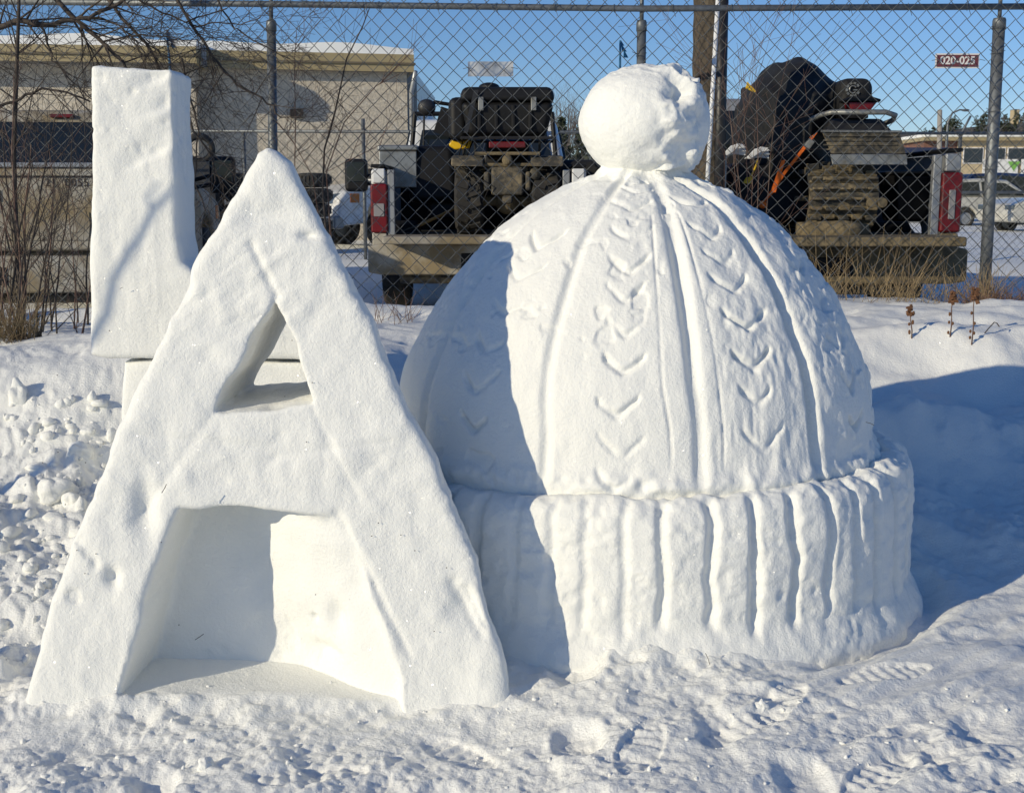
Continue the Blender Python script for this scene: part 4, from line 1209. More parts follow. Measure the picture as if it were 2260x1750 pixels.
qx = at(1120, 400, 11.3)
QZ = 0.36 + 0.765
qd = empty('quad_bike', (qx.x, 11.25, QZ)); tag(qd, 'muddy black quad bike with a trunk box loaded in the white pickup', 'quad bike')
for s in (-1, 1):
    tyre_lug(qd, s * 0.36, 0.12, 0.31, 0.31, 0.26)
    tyre_lug(qd, s * 0.38, 1.35, 0.31, 0.31, 0.22)
    MB().prism([(-0.22 + 0.0, 0.62), (-0.1, 0.72), (0.3, 0.74), (0.5, 0.66), (0.55, 0.55), (0.3, 0.68), (-0.05, 0.66)], s * 0.22, s * 0.52, 'yz').build('mudguard', M['muddark'], qd, bevel=0.015)
MB().tube([(-0.42, 0.12, 0.31), (0.42, 0.12, 0.31)], 0.05, 8).ell((0, 0.12, 0.31), (0.12, 0.14, 0.13)).tube([(-0.26, 0.1, 0.3), (-0.18, 0.3, 0.62)], 0.03, 8).tube([(0.26, 0.1, 0.3), (0.18, 0.3, 0.62)], 0.03, 8).build('rear_axle', M['mud'], qd)
MB().box(-0.2, 0.2, -0.05, 1.4, 0.42, 0.64).build('chassis', M['muddark'], qd, bevel=0.04)
MB().box(-0.15, 0.15, -0.16, -0.05, 0.36, 0.62).box(-0.22, -0.16, -0.14, -0.05, 0.40, 0.58).box(0.16, 0.22, -0.14, -0.05, 0.40, 0.58).box(-0.05, 0.05, -0.2, -0.1, 0.28, 0.36).build('rear_housing', M['muddark'], qd, bevel=0.025)
MB().ell((0, -0.17, 0.68), (0.05, 0.04, 0.05)).tube([(-0.3, -0.15, 0.74), (0.3, -0.15, 0.74)], 0.016, 6).tube([(-0.25, -0.12, 0.64), (0.25, -0.12, 0.64)], 0.016, 6).build('winch_mount', M['mud'], qd)
MB().box(-0.17, 0.17, -0.17, -0.12, 0.79, 0.85).build('tail_light', M['redlamp'], qd, bevel=0.012)
rk = MB()
for k in range(7):
    x = -0.36 + 0.12 * k
    rk.tube([(x, -0.2, 0.88), (x, 0.5, 0.88)], 0.011, 6)
rk.tube([(-0.42, -0.2, 0.88), (0.42, -0.2, 0.88), (0.44, 0.5, 0.88), (-0.44, 0.5, 0.88), (-0.42, -0.2, 0.88)], 0.014, 6)
for s in (-1, 1):
    rk.tube([(s * 0.3, -0.1, 0.88), (s * 0.3, 0.0, 0.7)], 0.012, 6)
rk.build('cargo_rack', M['blackm'], qd)
# trunk with lid, upholstered backrest side pads
tk = MB().frus((-0.36, 0.36, -0.20, 0.36), 0.90, (-0.43, 0.43, -0.24, 0.40), 1.20).build('trunk_box', M['vinyl'], qd, bevel=0.06, seg=3)
MB().frus((-0.44, 0.44, -0.26, 0.42), 1.205, (-0.41, 0.41, -0.22, 0.38), 1.335).build('lid', M['vinyl'], tk, bevel=0.05, seg=3)
MB().ell((-0.17, 0.05, 1.35), (0.10, 0.12, 0.045)).build('lid_knob', M['black'], tk, smooth=True)
MB().box(-0.55, -0.37, -0.05, 0.30, 0.86, 1.26).build('side_pad', M['vinyl'], qd, bevel=0.07, seg=3)
mb = MB().tube([(-0.42, 0.7, 0.95), (-0.5, 0.75, 1.24), (-0.72, 0.72, 1.27), (-0.80, 0.7, 1.20)], 0.022, 8)
mb.obox((-0.62, 0.72, 1.08), (0.16, 0.03, 0.26), Matrix.Rotation(R(18), 3, 'Y'))
mb.build('handguard', M['black'], qd)
MB().ell((-0.80, 0.7, 1.22), (0.09, 0.05, 0.08)).build('mirror', M['blackm'], qd, smooth=True)
for s_x in (-1, 1):      # coil springs, trunk latches, cables
    MB().tube([(s_x * 0.23 + 0.032 * math.cos(q), 0.0 + 0.032 * math.sin(q), 0.40 + 0.0085 * q) for q in np.linspace(0, 6.28 * 4.5, 55)], 0.007, 5).build('coil_spring', M['mud'], qd)
    MB().box(s_x * 0.24 - 0.025, s_x * 0.24 + 0.025, -0.262, -0.235, 1.12, 1.24).build('latch', M['chrome'], tk, bevel=0.006)
MB().tube([(0.2, 0.9, 0.5), (0.24, 0.3, 0.52), (0.26, -0.12, 0.56)], [0.03, 0.055, 0.055], 12).build('exhaust', M['muddark'], qd, smooth=True)
for q0_ in range(3):
    MB().tube([(-0.42 + 0.05 * q0_, 0.3, 0.9), (-0.48 + .03 * q0_, -0.1, 0.62), (-0.36 + 0.1 * q0_, -0.2, 0.45), (-0.44 + 0.06 * q0_, -0.1, 0.1)], 0.006, 5).build('cable', M['black'], qd)
MB().hexa([(-0.40, -0.275, 0.92), (-0.36, -0.275, 0.92), (-0.36, -0.27, 0.92), (-0.40, -0.27, 0.92), (-0.30, -0.275, 1.30), (-0.26, -0.275, 1.30), (-0.26, -0.27, 1.30), (-0.30, -0.27, 1.30)]).build('strap', M['blackm'], tk)
for q0_ in range(4):
    MB().box(-0.27 + 0.155 * q0_, -0.24 + 0.155 * q0_, -0.245, -0.205, 0.95, 1.17).build('trunk_rib', M['vinyl'], tk, bevel=0.006)
MB().box(-0.22, 0.22, 0.45, 1.05, 0.72, 0.9).build('seat', M['vinyl'], qd, bevel=0.06, seg=3)
MB().frus((-0.3, 0.3, 1.0, 1.6), 0.65, (-0.22, 0.22, 1.05, 1.5), 0.98).build('front_fairing', M['blackm'], qd, bevel=0.06)
# yellow tool case, shovel and sacks in the bed
yp = at(1020, 318, 11.6)
yc = MB().prism([(-0.13, -0.02), (-0.12, 0.02), (0.03, 0.12), (0.09, 0.09), (0.09, -0.04), (-0.06, -0.06)], -0.06, 0.06).build('yellow_case', M['yellow'], None, bevel=0.02)
yc.location = yp; tag(yc, 'bright yellow plastic case wedged beside the quad bike', 'case')
sh = empty('shovel', at(925, 498, 11.5)); tag(sh, 'wooden handled shovel lying in the white pickup bed', 'shovel')
d0, d1 = at(925, 498, 11.5), at(1055, 437, 12.2)
MB().tube([(0, 0, 0), d1 - d0], 0.017, 8).build('handle', M['shovel'], sh, smooth=True)
MB().obox((-0.1, 0, -0.03), (0.24, 0.22, 0.012), Matrix.Rotation(R(-20), 3, 'Y')).build('blade', M['blackm'], sh)
for (px, py, r_, nm, lb, mt) in ((980, 440, 0.17, 'cargo_sack', 'dark sack slumped in the white pickup bed behind the shovel', 'black'), (960, 380, 0.26, 'fuel_can', 'black box shaped can stacked high in the white pickup bed', 'black')):
    p = at(px, py, 12.3)
    o = MB().frus((-r_, r_, -r_, r_), -r_ * 1.2, (-r_ * .8, r_ * .8, -r_ * .8, r_ * .8), r_).build(nm, M[mt], None, bevel=r_ * .3, seg=4)
    o.location = p; tag(o, lb, 'sack' if nm == 'cargo_sack' else 'can')
p = at(1255, 400, 12.8)
o = MB().frus((-0.45, 0.6, -0.3, 0.3), -0.5, (-0.3, 0.5, -0.2, 0.2), 0.22).build('tarp_bundle', M['cover'], None, bevel=0.1, seg=3)
o.location = p; tag(o, 'dark tarp bundle seen below and left of the pompom', 'bundle')

# ------------------------------------------------------------------ covered snowmobile on the right truck
SZ = 0.42 + 0.765
sx = at(1895, 300, 9.0).x
sm = empty('snowmobile', (sx, 8.95, SZ)); tag(sm, 'snowmobile with black fitted cover and muddy track riding in the right pickup', 'snowmobile')
sl = Vector(sm.location)


def S(px, py, Y):
    return at(px, py, Y) - sl


# cover
h = 0.022
gx = np.arange(-1.35, 0.45, h); gy = np.arange(0.15, 2.6, h); gzz = np.arange(0.0, 1.55, h)
X3, Y3, Z3 = np.meshgrid(gx, gy, gzz, indexing='ij')


def ellf(c, r):
    q = np.sqrt(((X3 - c[0]) / r[0]) ** 2 + ((Y3 - c[1]) / r[1]) ** 2 + ((Z3 - c[2]) / r[2]) ** 2)
    return (q - 1) * min(r)


c_c = S(1862, 222, 9.6)
sil = [S(a_, b__, 10.0) for a_, b__ in ((1622, 470), (1618, 330), (1632, 232), (1648, 192), (1692, 148), (1722, 124), (1768, 118), (1800, 132), (1828, 160), (1852, 182), (1868, 250), (1850, 330), (1842, 430))]
ps = poly_sdf(X3[:, 0, :], Z3[:, 0, :], [(p.x, p.z) for p in sil])
yc_ = 1.25
Fv = ps[:, None, :] + 0.30 * (np.abs(Y3 - yc_) / 0.85) ** 2.4 + 0.03
qx_ = np.maximum(np.abs(X3 - c_c.x) - 0.055, 0); qy_ = np.maximum(np.abs(Y3 - c_c.y) - 0.3, 0); qz_ = np.maximum(np.abs(Z3 - c_c.z) - 0.065, 0)
Fv = smin(Fv, np.sqrt(qx_ ** 2 + qy_ ** 2 + qz_ ** 2) - 0.075, 0.06)
V, Q = surface_nets(Fv, (gx[0], gy[0], gzz[0]), h)
Nn = normals_np(V, Q)
V = V + Nn * (0.030 * np.sin((V[:, 0] * 1.2 + V[:, 2] * 0.9) * 22 + 3 * vn(V[:, 0] * 3, V[:, 1] * 3, V[:, 2] * 3, 7)) * np.clip(fbm3(V, 0.3, 2, 9), 0, 1) + 0.008 * fbm3(V, 0.2, 2, 11))[:, None] * sstep(c_c.x - 0.05, c_c.x - 0.35, V[:, 0])[:, None]
cv = obj_np('cover', V, Q, M['cover'], sm)
# round emblem on the cover
em = MB(); ec = S(1852, 208, 9.6); ec.y = c_c.y - 0.385
for k in range(9):
    a_ = R(40 + k * 36)
    em.obox((ec.x + 0.047 * math.cos(a_), ec.y, ec.z + 0.047 * math.sin(a_)), (0.016, 0.006, 0.020), Matrix.Rotation(-a_, 3, 'Y'))
em.tube([(ec.x + 0.027 * math.cos(R(a_)), ec.y, ec.z + 0.027 * math.sin(R(a_))) for a_ in range(35, 330, 20)], 0.006, 5)
em.obox((ec.x + 0.018, ec.y, ec.z - 0.004), (0.03, 0.006, 0.008))
em.build('emblem', M['chrome'], cv)
MB().prism([(-0.02, 0.05), (0.05, -0.02), (0.045, -0.035), (-0.03, 0.0)], -0.01, 0.01, off=S(1655, 195, 9.75) + Vector((0, 0.02, 0))).build('yellow_patch', M['yellow'], cv)
# tail light and tail moulding
tlc = S(1903, 228, 9.1)
MB().prism([(-0.13, 0.015), (-0.10, 0.035), (0.02, 0.045), (0.13, 0.015), (0.125, -0.005), (0.06, 0.0), (-0.12, 0.0)], -0.04, 0.2, off=tlc + Vector((0.0, 0, 0.01))).build('tail_moulding', M['black'], sm, bevel=0.006)
MB().prism([(-0.115, 0.004), (0.10, 0.004), (0.05, -0.06), (-0.09, -0.06)], -0.045, 0.1, off=tlc).build('tail_light', M['redlamp'], sm, bevel=0.008)
MB().prism([(-0.11, -0.062), (0.05, -0.062), (0.05, -0.11), (-0.11, -0.11)], 0.0, 0.3, off=tlc).build('seat_base', M['black'], sm)
# grab bar
gb = [S(1745, 287, 9.5), S(1810, 255, 9.15), S(1835, 248, 9.0), S(1955, 248, 9.0), S(1976, 255, 9.03), S(1970, 266, 9.1), S(1935, 280, 9.35)]
MB().tube(gb, 0.020, 10).build('grab_bar', M['chrome'], sm, smooth=True)
# tunnel and flap
MB().frus((S(1830, 0, 9.1).x, S(1985, 0, 9.1).x, 0.12, 1.2), S(1900, 292, 9.1).z - 0.0, (S(1850, 0, 9.1).x, S(1960, 0, 9.1).x, 0.16, 1.2), S(1900, 262, 9.1).z).build('tunnel', M['blackm'], sm, bevel=0.02)
fl = [S(1815, 291, 9.0), S(1985, 291, 9.0), S(2000, 340, 8.98), S(1835, 340, 8.98)]
mb = MB(); y_ = Vector((0, 0.02, 0))
mb.hexa([fl[3], fl[2], fl[2] + y_, fl[3] + y_, fl[0], fl[1], fl[1] + y_, fl[0] + y_])
flp = mb.build('snow_flap', M['muddark'], sm, bevel=0.006)
fl = [S(1833, 341, 8.975), S(2001, 341, 8.975), S(2003, 364, 8.97), S(1838, 364, 8.97)]
MB().hexa([fl[3], fl[2], fl[2] + y_, fl[3] + y_, fl[0], fl[1], fl[1] + y_, fl[0] + y_]).build('flap_edge', M['chrome'], flp, bevel=0.004)
MB().tube([S(1812, 290, 8.99), S(1990, 291, 8.99)], 0.009, 6).build('flap_bar', M['chrome'], flp)
for k in range(4):
    MB().box(S(1830, 0, 9).x, S(1995, 0, 9).x, 0.028, 0.045, S(1900, 300 + 10 * k, 9).z - 0.006, S(1900, 300 + 10 * k, 9).z + 0.004).build('flap_rib', M['muddark'], flp)
# track: belt loop with lug rows
tx0, tx1 = S(1800, 0, 9.1).x, S(1955, 0, 9.1).x
zt0, zt1 = S(1880, 372, 9.0).z, S(1880, 505, 9.0).z
rad_ = (zt0 - zt1) / 2; zc = (zt0 + zt1) / 2
belt = MB(); pr_ = [(rad_ * math.cos(q), rad_ * math.sin(q)) for q in np.linspace(math.pi / 2, 3 * math.pi / 2, 14)]
loop = [(0.30 + a_, zc + b__) for a_, b__ in pr_] + [(1.6, zc - rad_), (1.6, zc - rad_ + 0.03)] + [(0.30 + a_ * .85, zc + b__ * .85) for a_, b__ in reversed(pr_)] + [(1.6, zc + rad_ - 0.03), (1.6, zc + rad_)]
belt.prism(loop, tx0, tx1, 'yz'); belt.build('track_belt', M['muddark'], sm)
for r_i, q in enumerate(np.linspace(math.pi / 2 + 0.1, 3 * math.pi / 2 - 0.1, 11)):
    n_ = Vector((0, math.cos(q), math.sin(q)))
    cq, sq = math.cos(q), math.sin(q); Mq = Matrix.Rotation(q - math.pi / 2, 3, 'X')
    MB().obox(Vector(((tx0 + tx1) / 2, 0.30 + (rad_ + 0.006) * cq, zc + (rad_ + 0.006) * sq)), (tx1 - tx0, 0.022, 0.016), Mq).build('track_bar', M['mud'], sm, bevel=0.004)
    for c_i in range(5):
        xx = tx0 + (tx1 - tx0) * (c_i + 0.5) / 5
        hh_ = (0.045 if (c_i + r_i) % 2 else 0.026) + 0.006 * rng.random()
        MB().obox(Vector((xx, 0.30 + (rad_ + hh_ / 2 + 0.012) * cq, zc + (rad_ + hh_ / 2 + 0.012) * sq)), ((tx1 - tx0) / 6.6, 0.020, hh_), Mq @ Matrix.Rotation(rng.gauss(0, .06), 3, 'Y')).build('track_lug', M['muddark' if (c_i + r_i) % 2 else 'mud'], sm, bevel=0.005)
MB().tube([(tx0 - 0.06, 0.3, zc), (tx1 + 0.06, 0.3, zc)], 0.02, 8).build('rear_axle', M['mud'], sm)
for s, xx in ((0, tx1 - 0.10), (1, tx1 - 0.02)):
    MB().lathe([(0.001, -0.02), (0.035, -0.02), (0.04, 0.0), (0.03, 0.02)], (xx, -0.07, zc - 0.03), 'y', 14).build('end_wheel', M['mud'], sm)
mb = MB().tube([(tx0 - 0.10, 0.05, zt1 - 0.02), (tx0 + 0.25, 0.0, zt1 - 0.02), (tx1 - 0.1, 0.02, zt1 - 0.02)], [0.07, 0.085, 0.06], 12)
o = mb.build('packed_mud', M['mud'], sm, smooth=True)
# side body, ratchet strap, yellow spring
MB().frus((S(1610, 0, 9.6).x, S(1830, 0, 9.6).x, 0.5, 2.2), 0.08, (S(1620, 0, 9.6).x, S(1810, 0, 9.6).x, 0.6, 2.0), 0.55).build('side_body', M['black'], sm, bevel=0.05)
st = empty('ratchet_strap', at(1690, 470, 9.3)); tag(st, 'bright orange ratchet strap holding the snowmobile down', 'strap')
s0 = Vector(st.location)
pts = [at(1797, 297, 9.05), at(1765, 340, 9.05), at(1725, 390, 9.08), at(1700, 430, 9.1), at(1680, 452, 9.15)]
mb = MB()
for a_, b__ in zip(pts[:-1], pts[1:]):
    a_, b__ = a_ - s0, b__ - s0
    d = Vector((0.025, 0, 0.014))
    y_ = Vector((0, 0.004, 0))
    mb.hexa([a_ - d, a_ + d, a_ + d + y_, a_ - d + y_, b__ - d, b__ + d, b__ + d + y_, b__ - d + y_])
mb.build('webbing', M['orange'], st)
q0 = at(1725, 355, 9.0) - s0
MB().hexa([q0, q0 + Vector((0.03, 0, 0.01)), q0 + Vector((0.03, .004, 0.01)), q0 + Vector((0, .004, 0)), at(1700, 425, 9.03) - s0, at(1712, 425, 9.03) - s0, at(1712, 425, 9.035) - s0, at(1700, 425, 9.035) - s0]).build('loose_end', M['orange'], st)
MB().obox(at(1786, 318, 9.0) - s0, (0.05, 0.03, 0.07), Matrix.Rotation(R(35), 3, 'Y')).build('ratchet', M['chrome'], st, bevel=0.006)
MB().ell(at(1683, 452, 9.1) - s0, (0.03, 0.03, 0.03)).build('hook', M['orange'], st)
for i, (px, py) in enumerate(((1620, 325), (1672, 332))):
    hg = empty('hand_guard', at(px, py + 10, 9.5)); tag(hg, ['white plastic hand guard beside the utility pole', 'white plastic hand guard nearer the snowmobile cover'][i], 'hand guard')
    for k in range(3):
        MB().prism([(-0.10, -0.03), (-0.03 + .03 * k, 0.045 + .01 * k), (0.05 + .02 * k, 0.055), (0.10, 0.03 - .03 * k), (0.02, 0.02 - .02 * k), (-0.06, -0.035)], -0.03 + 0.03 * k, -0.015 + .03 * k).build('blade', M['whitep'], hg, bevel=0.004)
yw = empty('yellow_hook', at(1655, 400, 9.4)); tag(yw, 'small yellow hook on a cord left of the orange strap', 'hook')
MB().tube([(0.06, 0, 0.16), (0.02, 0, 0.06), (-0.01, 0, 0.01)], 0.008, 5).build('cord', M['yellow'], yw)
MB().prism([(-0.06, -0.02), (-0.03, 0.03), (0.02, 0.03), (0.02, -0.02)], -0.012, 0.012).build('hook_body', M['yellow'], yw, bevel=0.005)
# dark blue drum and cargo bits right in truck bed
cb = empty('cargo_bin', at(2020, 420, 9.7)); tag(cb, 'dark bin in the right truck bed beside the muddy track', 'bin')
MB().frus((-0.2, 0.17, -0.2, 0.2), -0.25, (-0.24, 0.2, -0.24, 0.24), 0.12).build('body', M['black'], cb, bevel=0.03)
MB().box(-0.25, 0.21, -0.25, 0.25, 0.122, 0.15).build('rim', M['blackm'], cb, bevel=0.01)

# ------------------------------------------------------------------ utility pole with conduit
up_t, up_b = at(1568, -120, 8.9), at(1556, 640, 8.9)
pl = empty('utility_pole', (up_b.x, 8.9, 0.2)); tag(pl, 'thick weathered wooden utility pole behind the fence next to the pompom', 'utility pole')
lo3 = Vector(pl.location)
mb = MB(); n_ = 40
mb.tube([(up_b - lo3).lerp(up_t - lo3, k / n_) for k in range(n_ + 1)], [0.125 - 0.012 * k / n_ + 0.003 * math.sin(k * 1.7) for k in range(n_ + 1)], 22)
mb.build('shaft', M['wood'], pl, smooth=True)
rt, rb_ = at(1597, -120, 8.8), at(1582, 640, 8.8)
MB().tube([rb_ - lo3, rt - lo3], 0.045, 10).build('cable_guard', M['blackm'], pl, smooth=True)
ct, cb_ = at(1588, -60, 8.65), at(1552, 560, 8.65)
MB().tube([cb_ - lo3, ct - lo3], 0.0165, 10).build('conduit', M['whitep'], pl, smooth=True)

# ------------------------------------------------------------------ blue marker stakes
for px, py, yb_, lab in ((368, 68, 160, 'thin stake with blue ribbon rising behind the snow L'), (1369, 90, 300, 'thin stake with blue ribbon rising left of the pompom')):
    t0, b0 = at(px, py, 8.5), at(px + (8 if px < 500 else -2), yb_, 8.5)
    ms = empty('marker_stake', (b0.x, 8.5, 0.4)); tag(ms, lab, 'marker stake', 'blue ribbon stakes')
    l_ = Vector(ms.location)
    MB().tube([b0 - l_ - Vector((0, 0, b0.z - 0.4)), b0 - l_, t0 - l_], [0.011, 0.011, 0.007], 6).build('stake', M['blue'], ms)
    mb = MB(); pth = [(0, 0, 0), (0.012, 0, -0.035), (0.03, 0, -0.075), (0.042, 0.01, -0.115)]
    for a_, b__ in zip(pth[:-1], pth[1:]):
        a_, b__ = Vector(a_) + t0 - l_, Vector(b__) + t0 - l_
        w_, y_ = Vector((0.018, 0.006, 0)), Vector((0, 0.002, 0))
        mb.hexa([b__ - w_, b__ + w_, b__ + w_ + y_, b__ - w_ + y_, a_ - w_ * .3, a_ + w_ * .3, a_ + w_ * .3 + y_, a_ - w_ * .3 + y_])
    mb.build('ribbon', M['blue'], ms)

# ------------------------------------------------------------------ far right: building, poles, hill
fb = empty('brick_building', (at(2060, 440, 62).x, 62, 0.6)); tag(fb, 'low brick and cream building with a window band at far right', 'building')
l_ = Vector(fb.location)


def FB(px, py, dy=0.0):
    p = at(px, py, 62); return p.x - l_.x, p.z - l_.z


xa, ztp = FB(2040, 312); xm, _ = FB(2113, 312); xb = 22.0
MB().box(xa, xm, 0, 8, -1, ztp).build('brick_wall', M['brick'], fb)
MB().box(xm + .01, xb, -0.05, 8, -1, ztp).build('cream_wall', M['cream'], fb)
MB().box(xa - 0.2, xb, -0.5, 8, ztp + .002, ztp + 0.16).build('fascia', M['fascia'], fb)
MB().box(xa - 0.2, xb, -0.45, 8, ztp + 0.162, ztp + 0.36).build('roof_snow', M['snow_g'], fb, bevel=0.08)
z0_, z1_ = FB(0, 362)[1], FB(0, 326)[1]
k = 0; x = xm + 0.3
while x < xb - 1:
    w_ = MB().box(x, x + 1.05, -0.10, -0.03, z0_, z1_).build('window', M['signwhite'], fb)
    MB().box(x + 0.05, x + 1.0, -0.115, -0.101, z0_ + .05, z1_ - .05).build('pane', M['bldglass'], w_)
    x += 1.14; k += 1
for (pa_, pb_) in ((2165, 2245), (2250, 2330)):
    x0_, zb_ = FB(pa_, 380); x1_, zt_ = FB(pb_, 352)
    bn = MB().box(x0_, x1_, -0.16, -0.13, zb_ - .1, zt_).build('banner', M['banner'], fb)
    xc = x0_ + (x1_ - x0_) * 0.88
    MB().prism([(xc - .33, zt_ - .12), (xc + .33, zt_ - .12), (xc, zb_ + .05)], -0.175, -0.162).build('green_triangle', M['green'], bn)
wx0, wz0 = FB(2082, 360); wx1, wz1 = FB(2106, 328)
w_ = MB().box(wx0, wx1, -0.06, -0.01, wz0, wz1).build('window', M['signwhite'], fb)
for k in range(5):
    xx = wx0 + (wx1 - wx0) * (k + .5) / 5
    MB().box(xx - .03, xx + .03, -0.10, -0.062, wz0, wz1).build('window_bar', M['bldglass'], w_)
dm = empty('waste_container', (at(2030, 440, 44).x, 44, 0.6)); tag(dm, 'navy waste container with pale lettered strip behind the right truck', 'container')
zt_ = at(2030, 326, 44).z - 0.6
MB().frus((-1.0, 1.0, 0, 2), 0, (-1.05, 1.05, -0.05, 2), zt_ - 0.3).build('body', M['silver'], dm, bevel=0.03)
MB().frus((-1.08, 1.08, -0.1, 2.1), zt_ - .29, (-1.0, 1.0, 0.0, 2.0), zt_).build('lid', M['dumpster'], dm, bevel=0.05)
sp_ = empty('timber_post', (at(2073, 400, 30).x, 30, 0.55)); tag(sp_, 'thin grey timber post in front of the brick building', 'post')
MB().tube([(0, 0, -0.3), (0, 0, 1.2), (-0.09, 0, at(2068, 243, 30).z - 0.55)], [0.075, 0.07, 0.06], 8).build('shaft', M['woodgrey'], sp_, smooth=True)
MB().box(-0.12, 0.08, -0.09, -0.07, 1.5, 1.62).build('name_plate', M['woodgrey'], sp_)
ln = empty('lamp_post', (at(2090, 400, 45).x, 45, 0.6)); tag(ln, 'slender curved street lamp arm in front of the wooded hill', 'lamp post')
pk = [at(2090, 300, 45), at(2092, 270, 45), at(2102, 250, 45), at(2118, 243, 45), at(2130, 244, 45)]
MB().tube([Vector((at(2090, 300, 45).x, 45, 0.6)) - Vector(ln.location)] + [p - Vector(ln.location) for p in pk], [0.06, .05, .04, .035, .03, .03], 6).build('arm', M['galv'], ln, smooth=True)
MB().ell(at(2131, 244, 45) - Vector(ln.location), (0.16, 0.06, 0.05), 10, 6).build('lamp_head', M['galv'], ln)

HYD = 260.0
hp = [(1900, 330), (1990, 318), (2040, 300), (2070, 285), (2110, 268), (2150, 262), (2190, 262), (2230, 258), (2280, 250), (2400, 236), (2560, 240), (2800, 300)]
mb = MB(); rws = 6
hv = []
for k in range(rws):
    yy = HYD - 60 + 20 * k
    f_ = math.sin(math.pi * 0.5 * k / (rws - 1))
    hv.append([(at(a_, b__, HYD).x, yy, 0.4 + (at(a_, b__ + 9, HYD).z - 0.4) * f_) for a_, b__ in hp])
hv.append([(p[0], HYD + 120, 0) for p in hv[-1]])
fl_ = [p for rw in hv for p in rw]; nC = len(hp)
mb.add(fl_, [(i * nC + j, i * nC + j + 1, (i + 1) * nC + j + 1, (i + 1) * nC + j) for i in range(len(hv) - 1) for j in range(nC - 1)])
hl = mb.build('hill', M['hill'], None, smooth=True); tag(hl, kind='structure')
rr = random.Random(12)
fo = MB(); bare = MB()


def leafy(mb, c, rx, rz, n, sz):
    for _ in range(n):
        t = rr.uniform(0, 1); a_ = rr.uniform(0, 6.28)
        rad = rx * (1 - t) ** 0.8 * math.sqrt(rr.random()) + 0.05
        p = Vector((c[0] + rad * math.cos(a_), c[1] + rad * math.sin(a_), c[2] + rz * t))
        d1_ = Vector((rr.gauss(0, 1), rr.gauss(0, 1), rr.gauss(0, .6))).normalized() * sz
        d2_ = Vector((rr.gauss(0, 1), rr.gauss(0, 1), rr.gauss(0, .6))).normalized() * sz
        mb.add([p - d1_, p + d2_, p + d1_], [(0, 1, 2)])


for k in range(190):
    px = rr.uniform(2025, 2460); row = rr.choice([0, 1, 1, 2, 2, 3])
    b__ = np.interp(px, [p[0] for p in hp], [p[1] for p in hp])
    f_ = [1, 0.95, 0.8, 0.6][row]
    yy = HYD - [0, 8, 22, 36][row]
    p = at(px, b__ + 9, HYD)
    zz = 0.4 + (p.z - 0.4) * f_ - 0.6
    if rr.random() < (0.75 if row < 2 else 0.4):
        leafy(fo, (p.x * yy / HYD, yy, zz), rr.uniform(0.7, 1.4), rr.uniform(1.6, 3.4), 70, 0.32)
    else:
        leafy(bare, (p.x * yy / HYD, yy, zz), rr.uniform(0.9, 1.5), rr.uniform(1.2, 2.2), 60, 0.2)
tag(fo.build('distant_evergreens', M['conifer']), 'dark evergreen wood along the crest of the far hill', 'forest', kind='stuff')
tag(bare.build('distant_bare_wood', M['baretree']), 'brown leafless wood on the slope of the far hill', 'forest', kind='stuff')
hs = empty('hilltop_hut', (at(2243, 262, 262).x, 262, at(2243, 264, 262).z)); tag(hs, 'tiny pale tower block on top of the far wooded hill', 'building')
MB().box(-0.6, 0.6, 0, 2, -1, 2.0).build('wall', M['cream'], hs); MB().box(-0.65, 0.65, -.05, 2.05, 2.0, 2.15).build('roof', M['silver'], hs)

# ------------------------------------------------------------------ bare shrubs and trees
class Bush:
    def __init__(s, seed): s.r = random.Random(seed)

    def limb(s, mb, p, d, L, rad, depth, up=0.15, wig=0.22, kids=3):
        r = s.r; n = max(3, int(L / 0.09)); pts = [Vector(p)]; d = Vector(d).normalized()
        for k in range(n):
            d = (d + Vector((r.gauss(0, wig), r.gauss(0, wig), r.gauss(0, wig))) * 0.35 + Vector((0, 0, up * 0.1))).normalized()
            pts.append(pts[-1] + d * (L / n))
        rads = [max(0.0011, rad * (1 - 0.75 * k / n)) for k in range(n + 1)]
        mb.tube(pts, rads, 6 if rad > 0.008 else (4 if rad > 0.003 else 3), False)
        if depth > 0:
            m = kids if depth > 1 else kids + 1
            for _ in range(m):
                k = r.randint(max(1, n // 4), n)
                t = (pts[k] - pts[k - 1]).normalized()
                side = Vector((r.gauss(0, 1), r.gauss(0, 1), r.gauss(0, .7)))
                side = (side - t * side.dot(t)).normalized()
                dd = t * r.uniform(0.55, 0.9) + side * r.uniform(0.35, 0.8)
                s.limb(mb, pts[k], dd, L * r.uniform(0.35, 0.62), rads[k] * 0.62, depth - 1, up, wig, kids)
        return pts


SY = 7.0
# upright shrub at far left: many stems
sb = empty('bare_shrub', (at(60, 760, 6.6).x, 6.6, 0.5)); tag(sb, 'leafless many stemmed shrub at the left edge in front of the fence', 'shrub')
l_ = Vector(sb.location)
stems = [((45, 790), (28, 340), 7.0, .013), ((60, 780), (75, 300), 6.8, .010), ((25, 780), (10, 380), 6.7, .011), ((90, 770), (110, 330), 6.9, .008), ((40, 780), (60, 250), 6.5, .010),
         ((110, 770), (150, 420), 6.7, .007), ((150, 790), (200, 640), 6.4, .011), ((70, 780), (130, 480), 6.6, .008), ((30, 780), (-20, 300), 6.9, .009), ((160, 780), (165, 560), 6.8, .007), ((188, 745), (192, 470), 7.0, .009),
         ((20, 790), (45, 420), 6.3, .008), ((35, 790), (85, 200), 6.6, .009), ((60, 790), (15, 250), 6.7, .008), ((100, 780), (140, 250), 6.9, .007), ((15, 790), (30, 180), 6.8, .010), ((130, 790), (120, 520), 6.5, .007), ((80, 790), (60, 420), 6.4, .009), ((170, 760), (180, 420), 7.1, .006), ((75, 790), (95, 520), 6.3, .007), ((10, 790), (-5, 420), 6.5, .012), ((52, 790), (40, 500), 6.2, .009)]
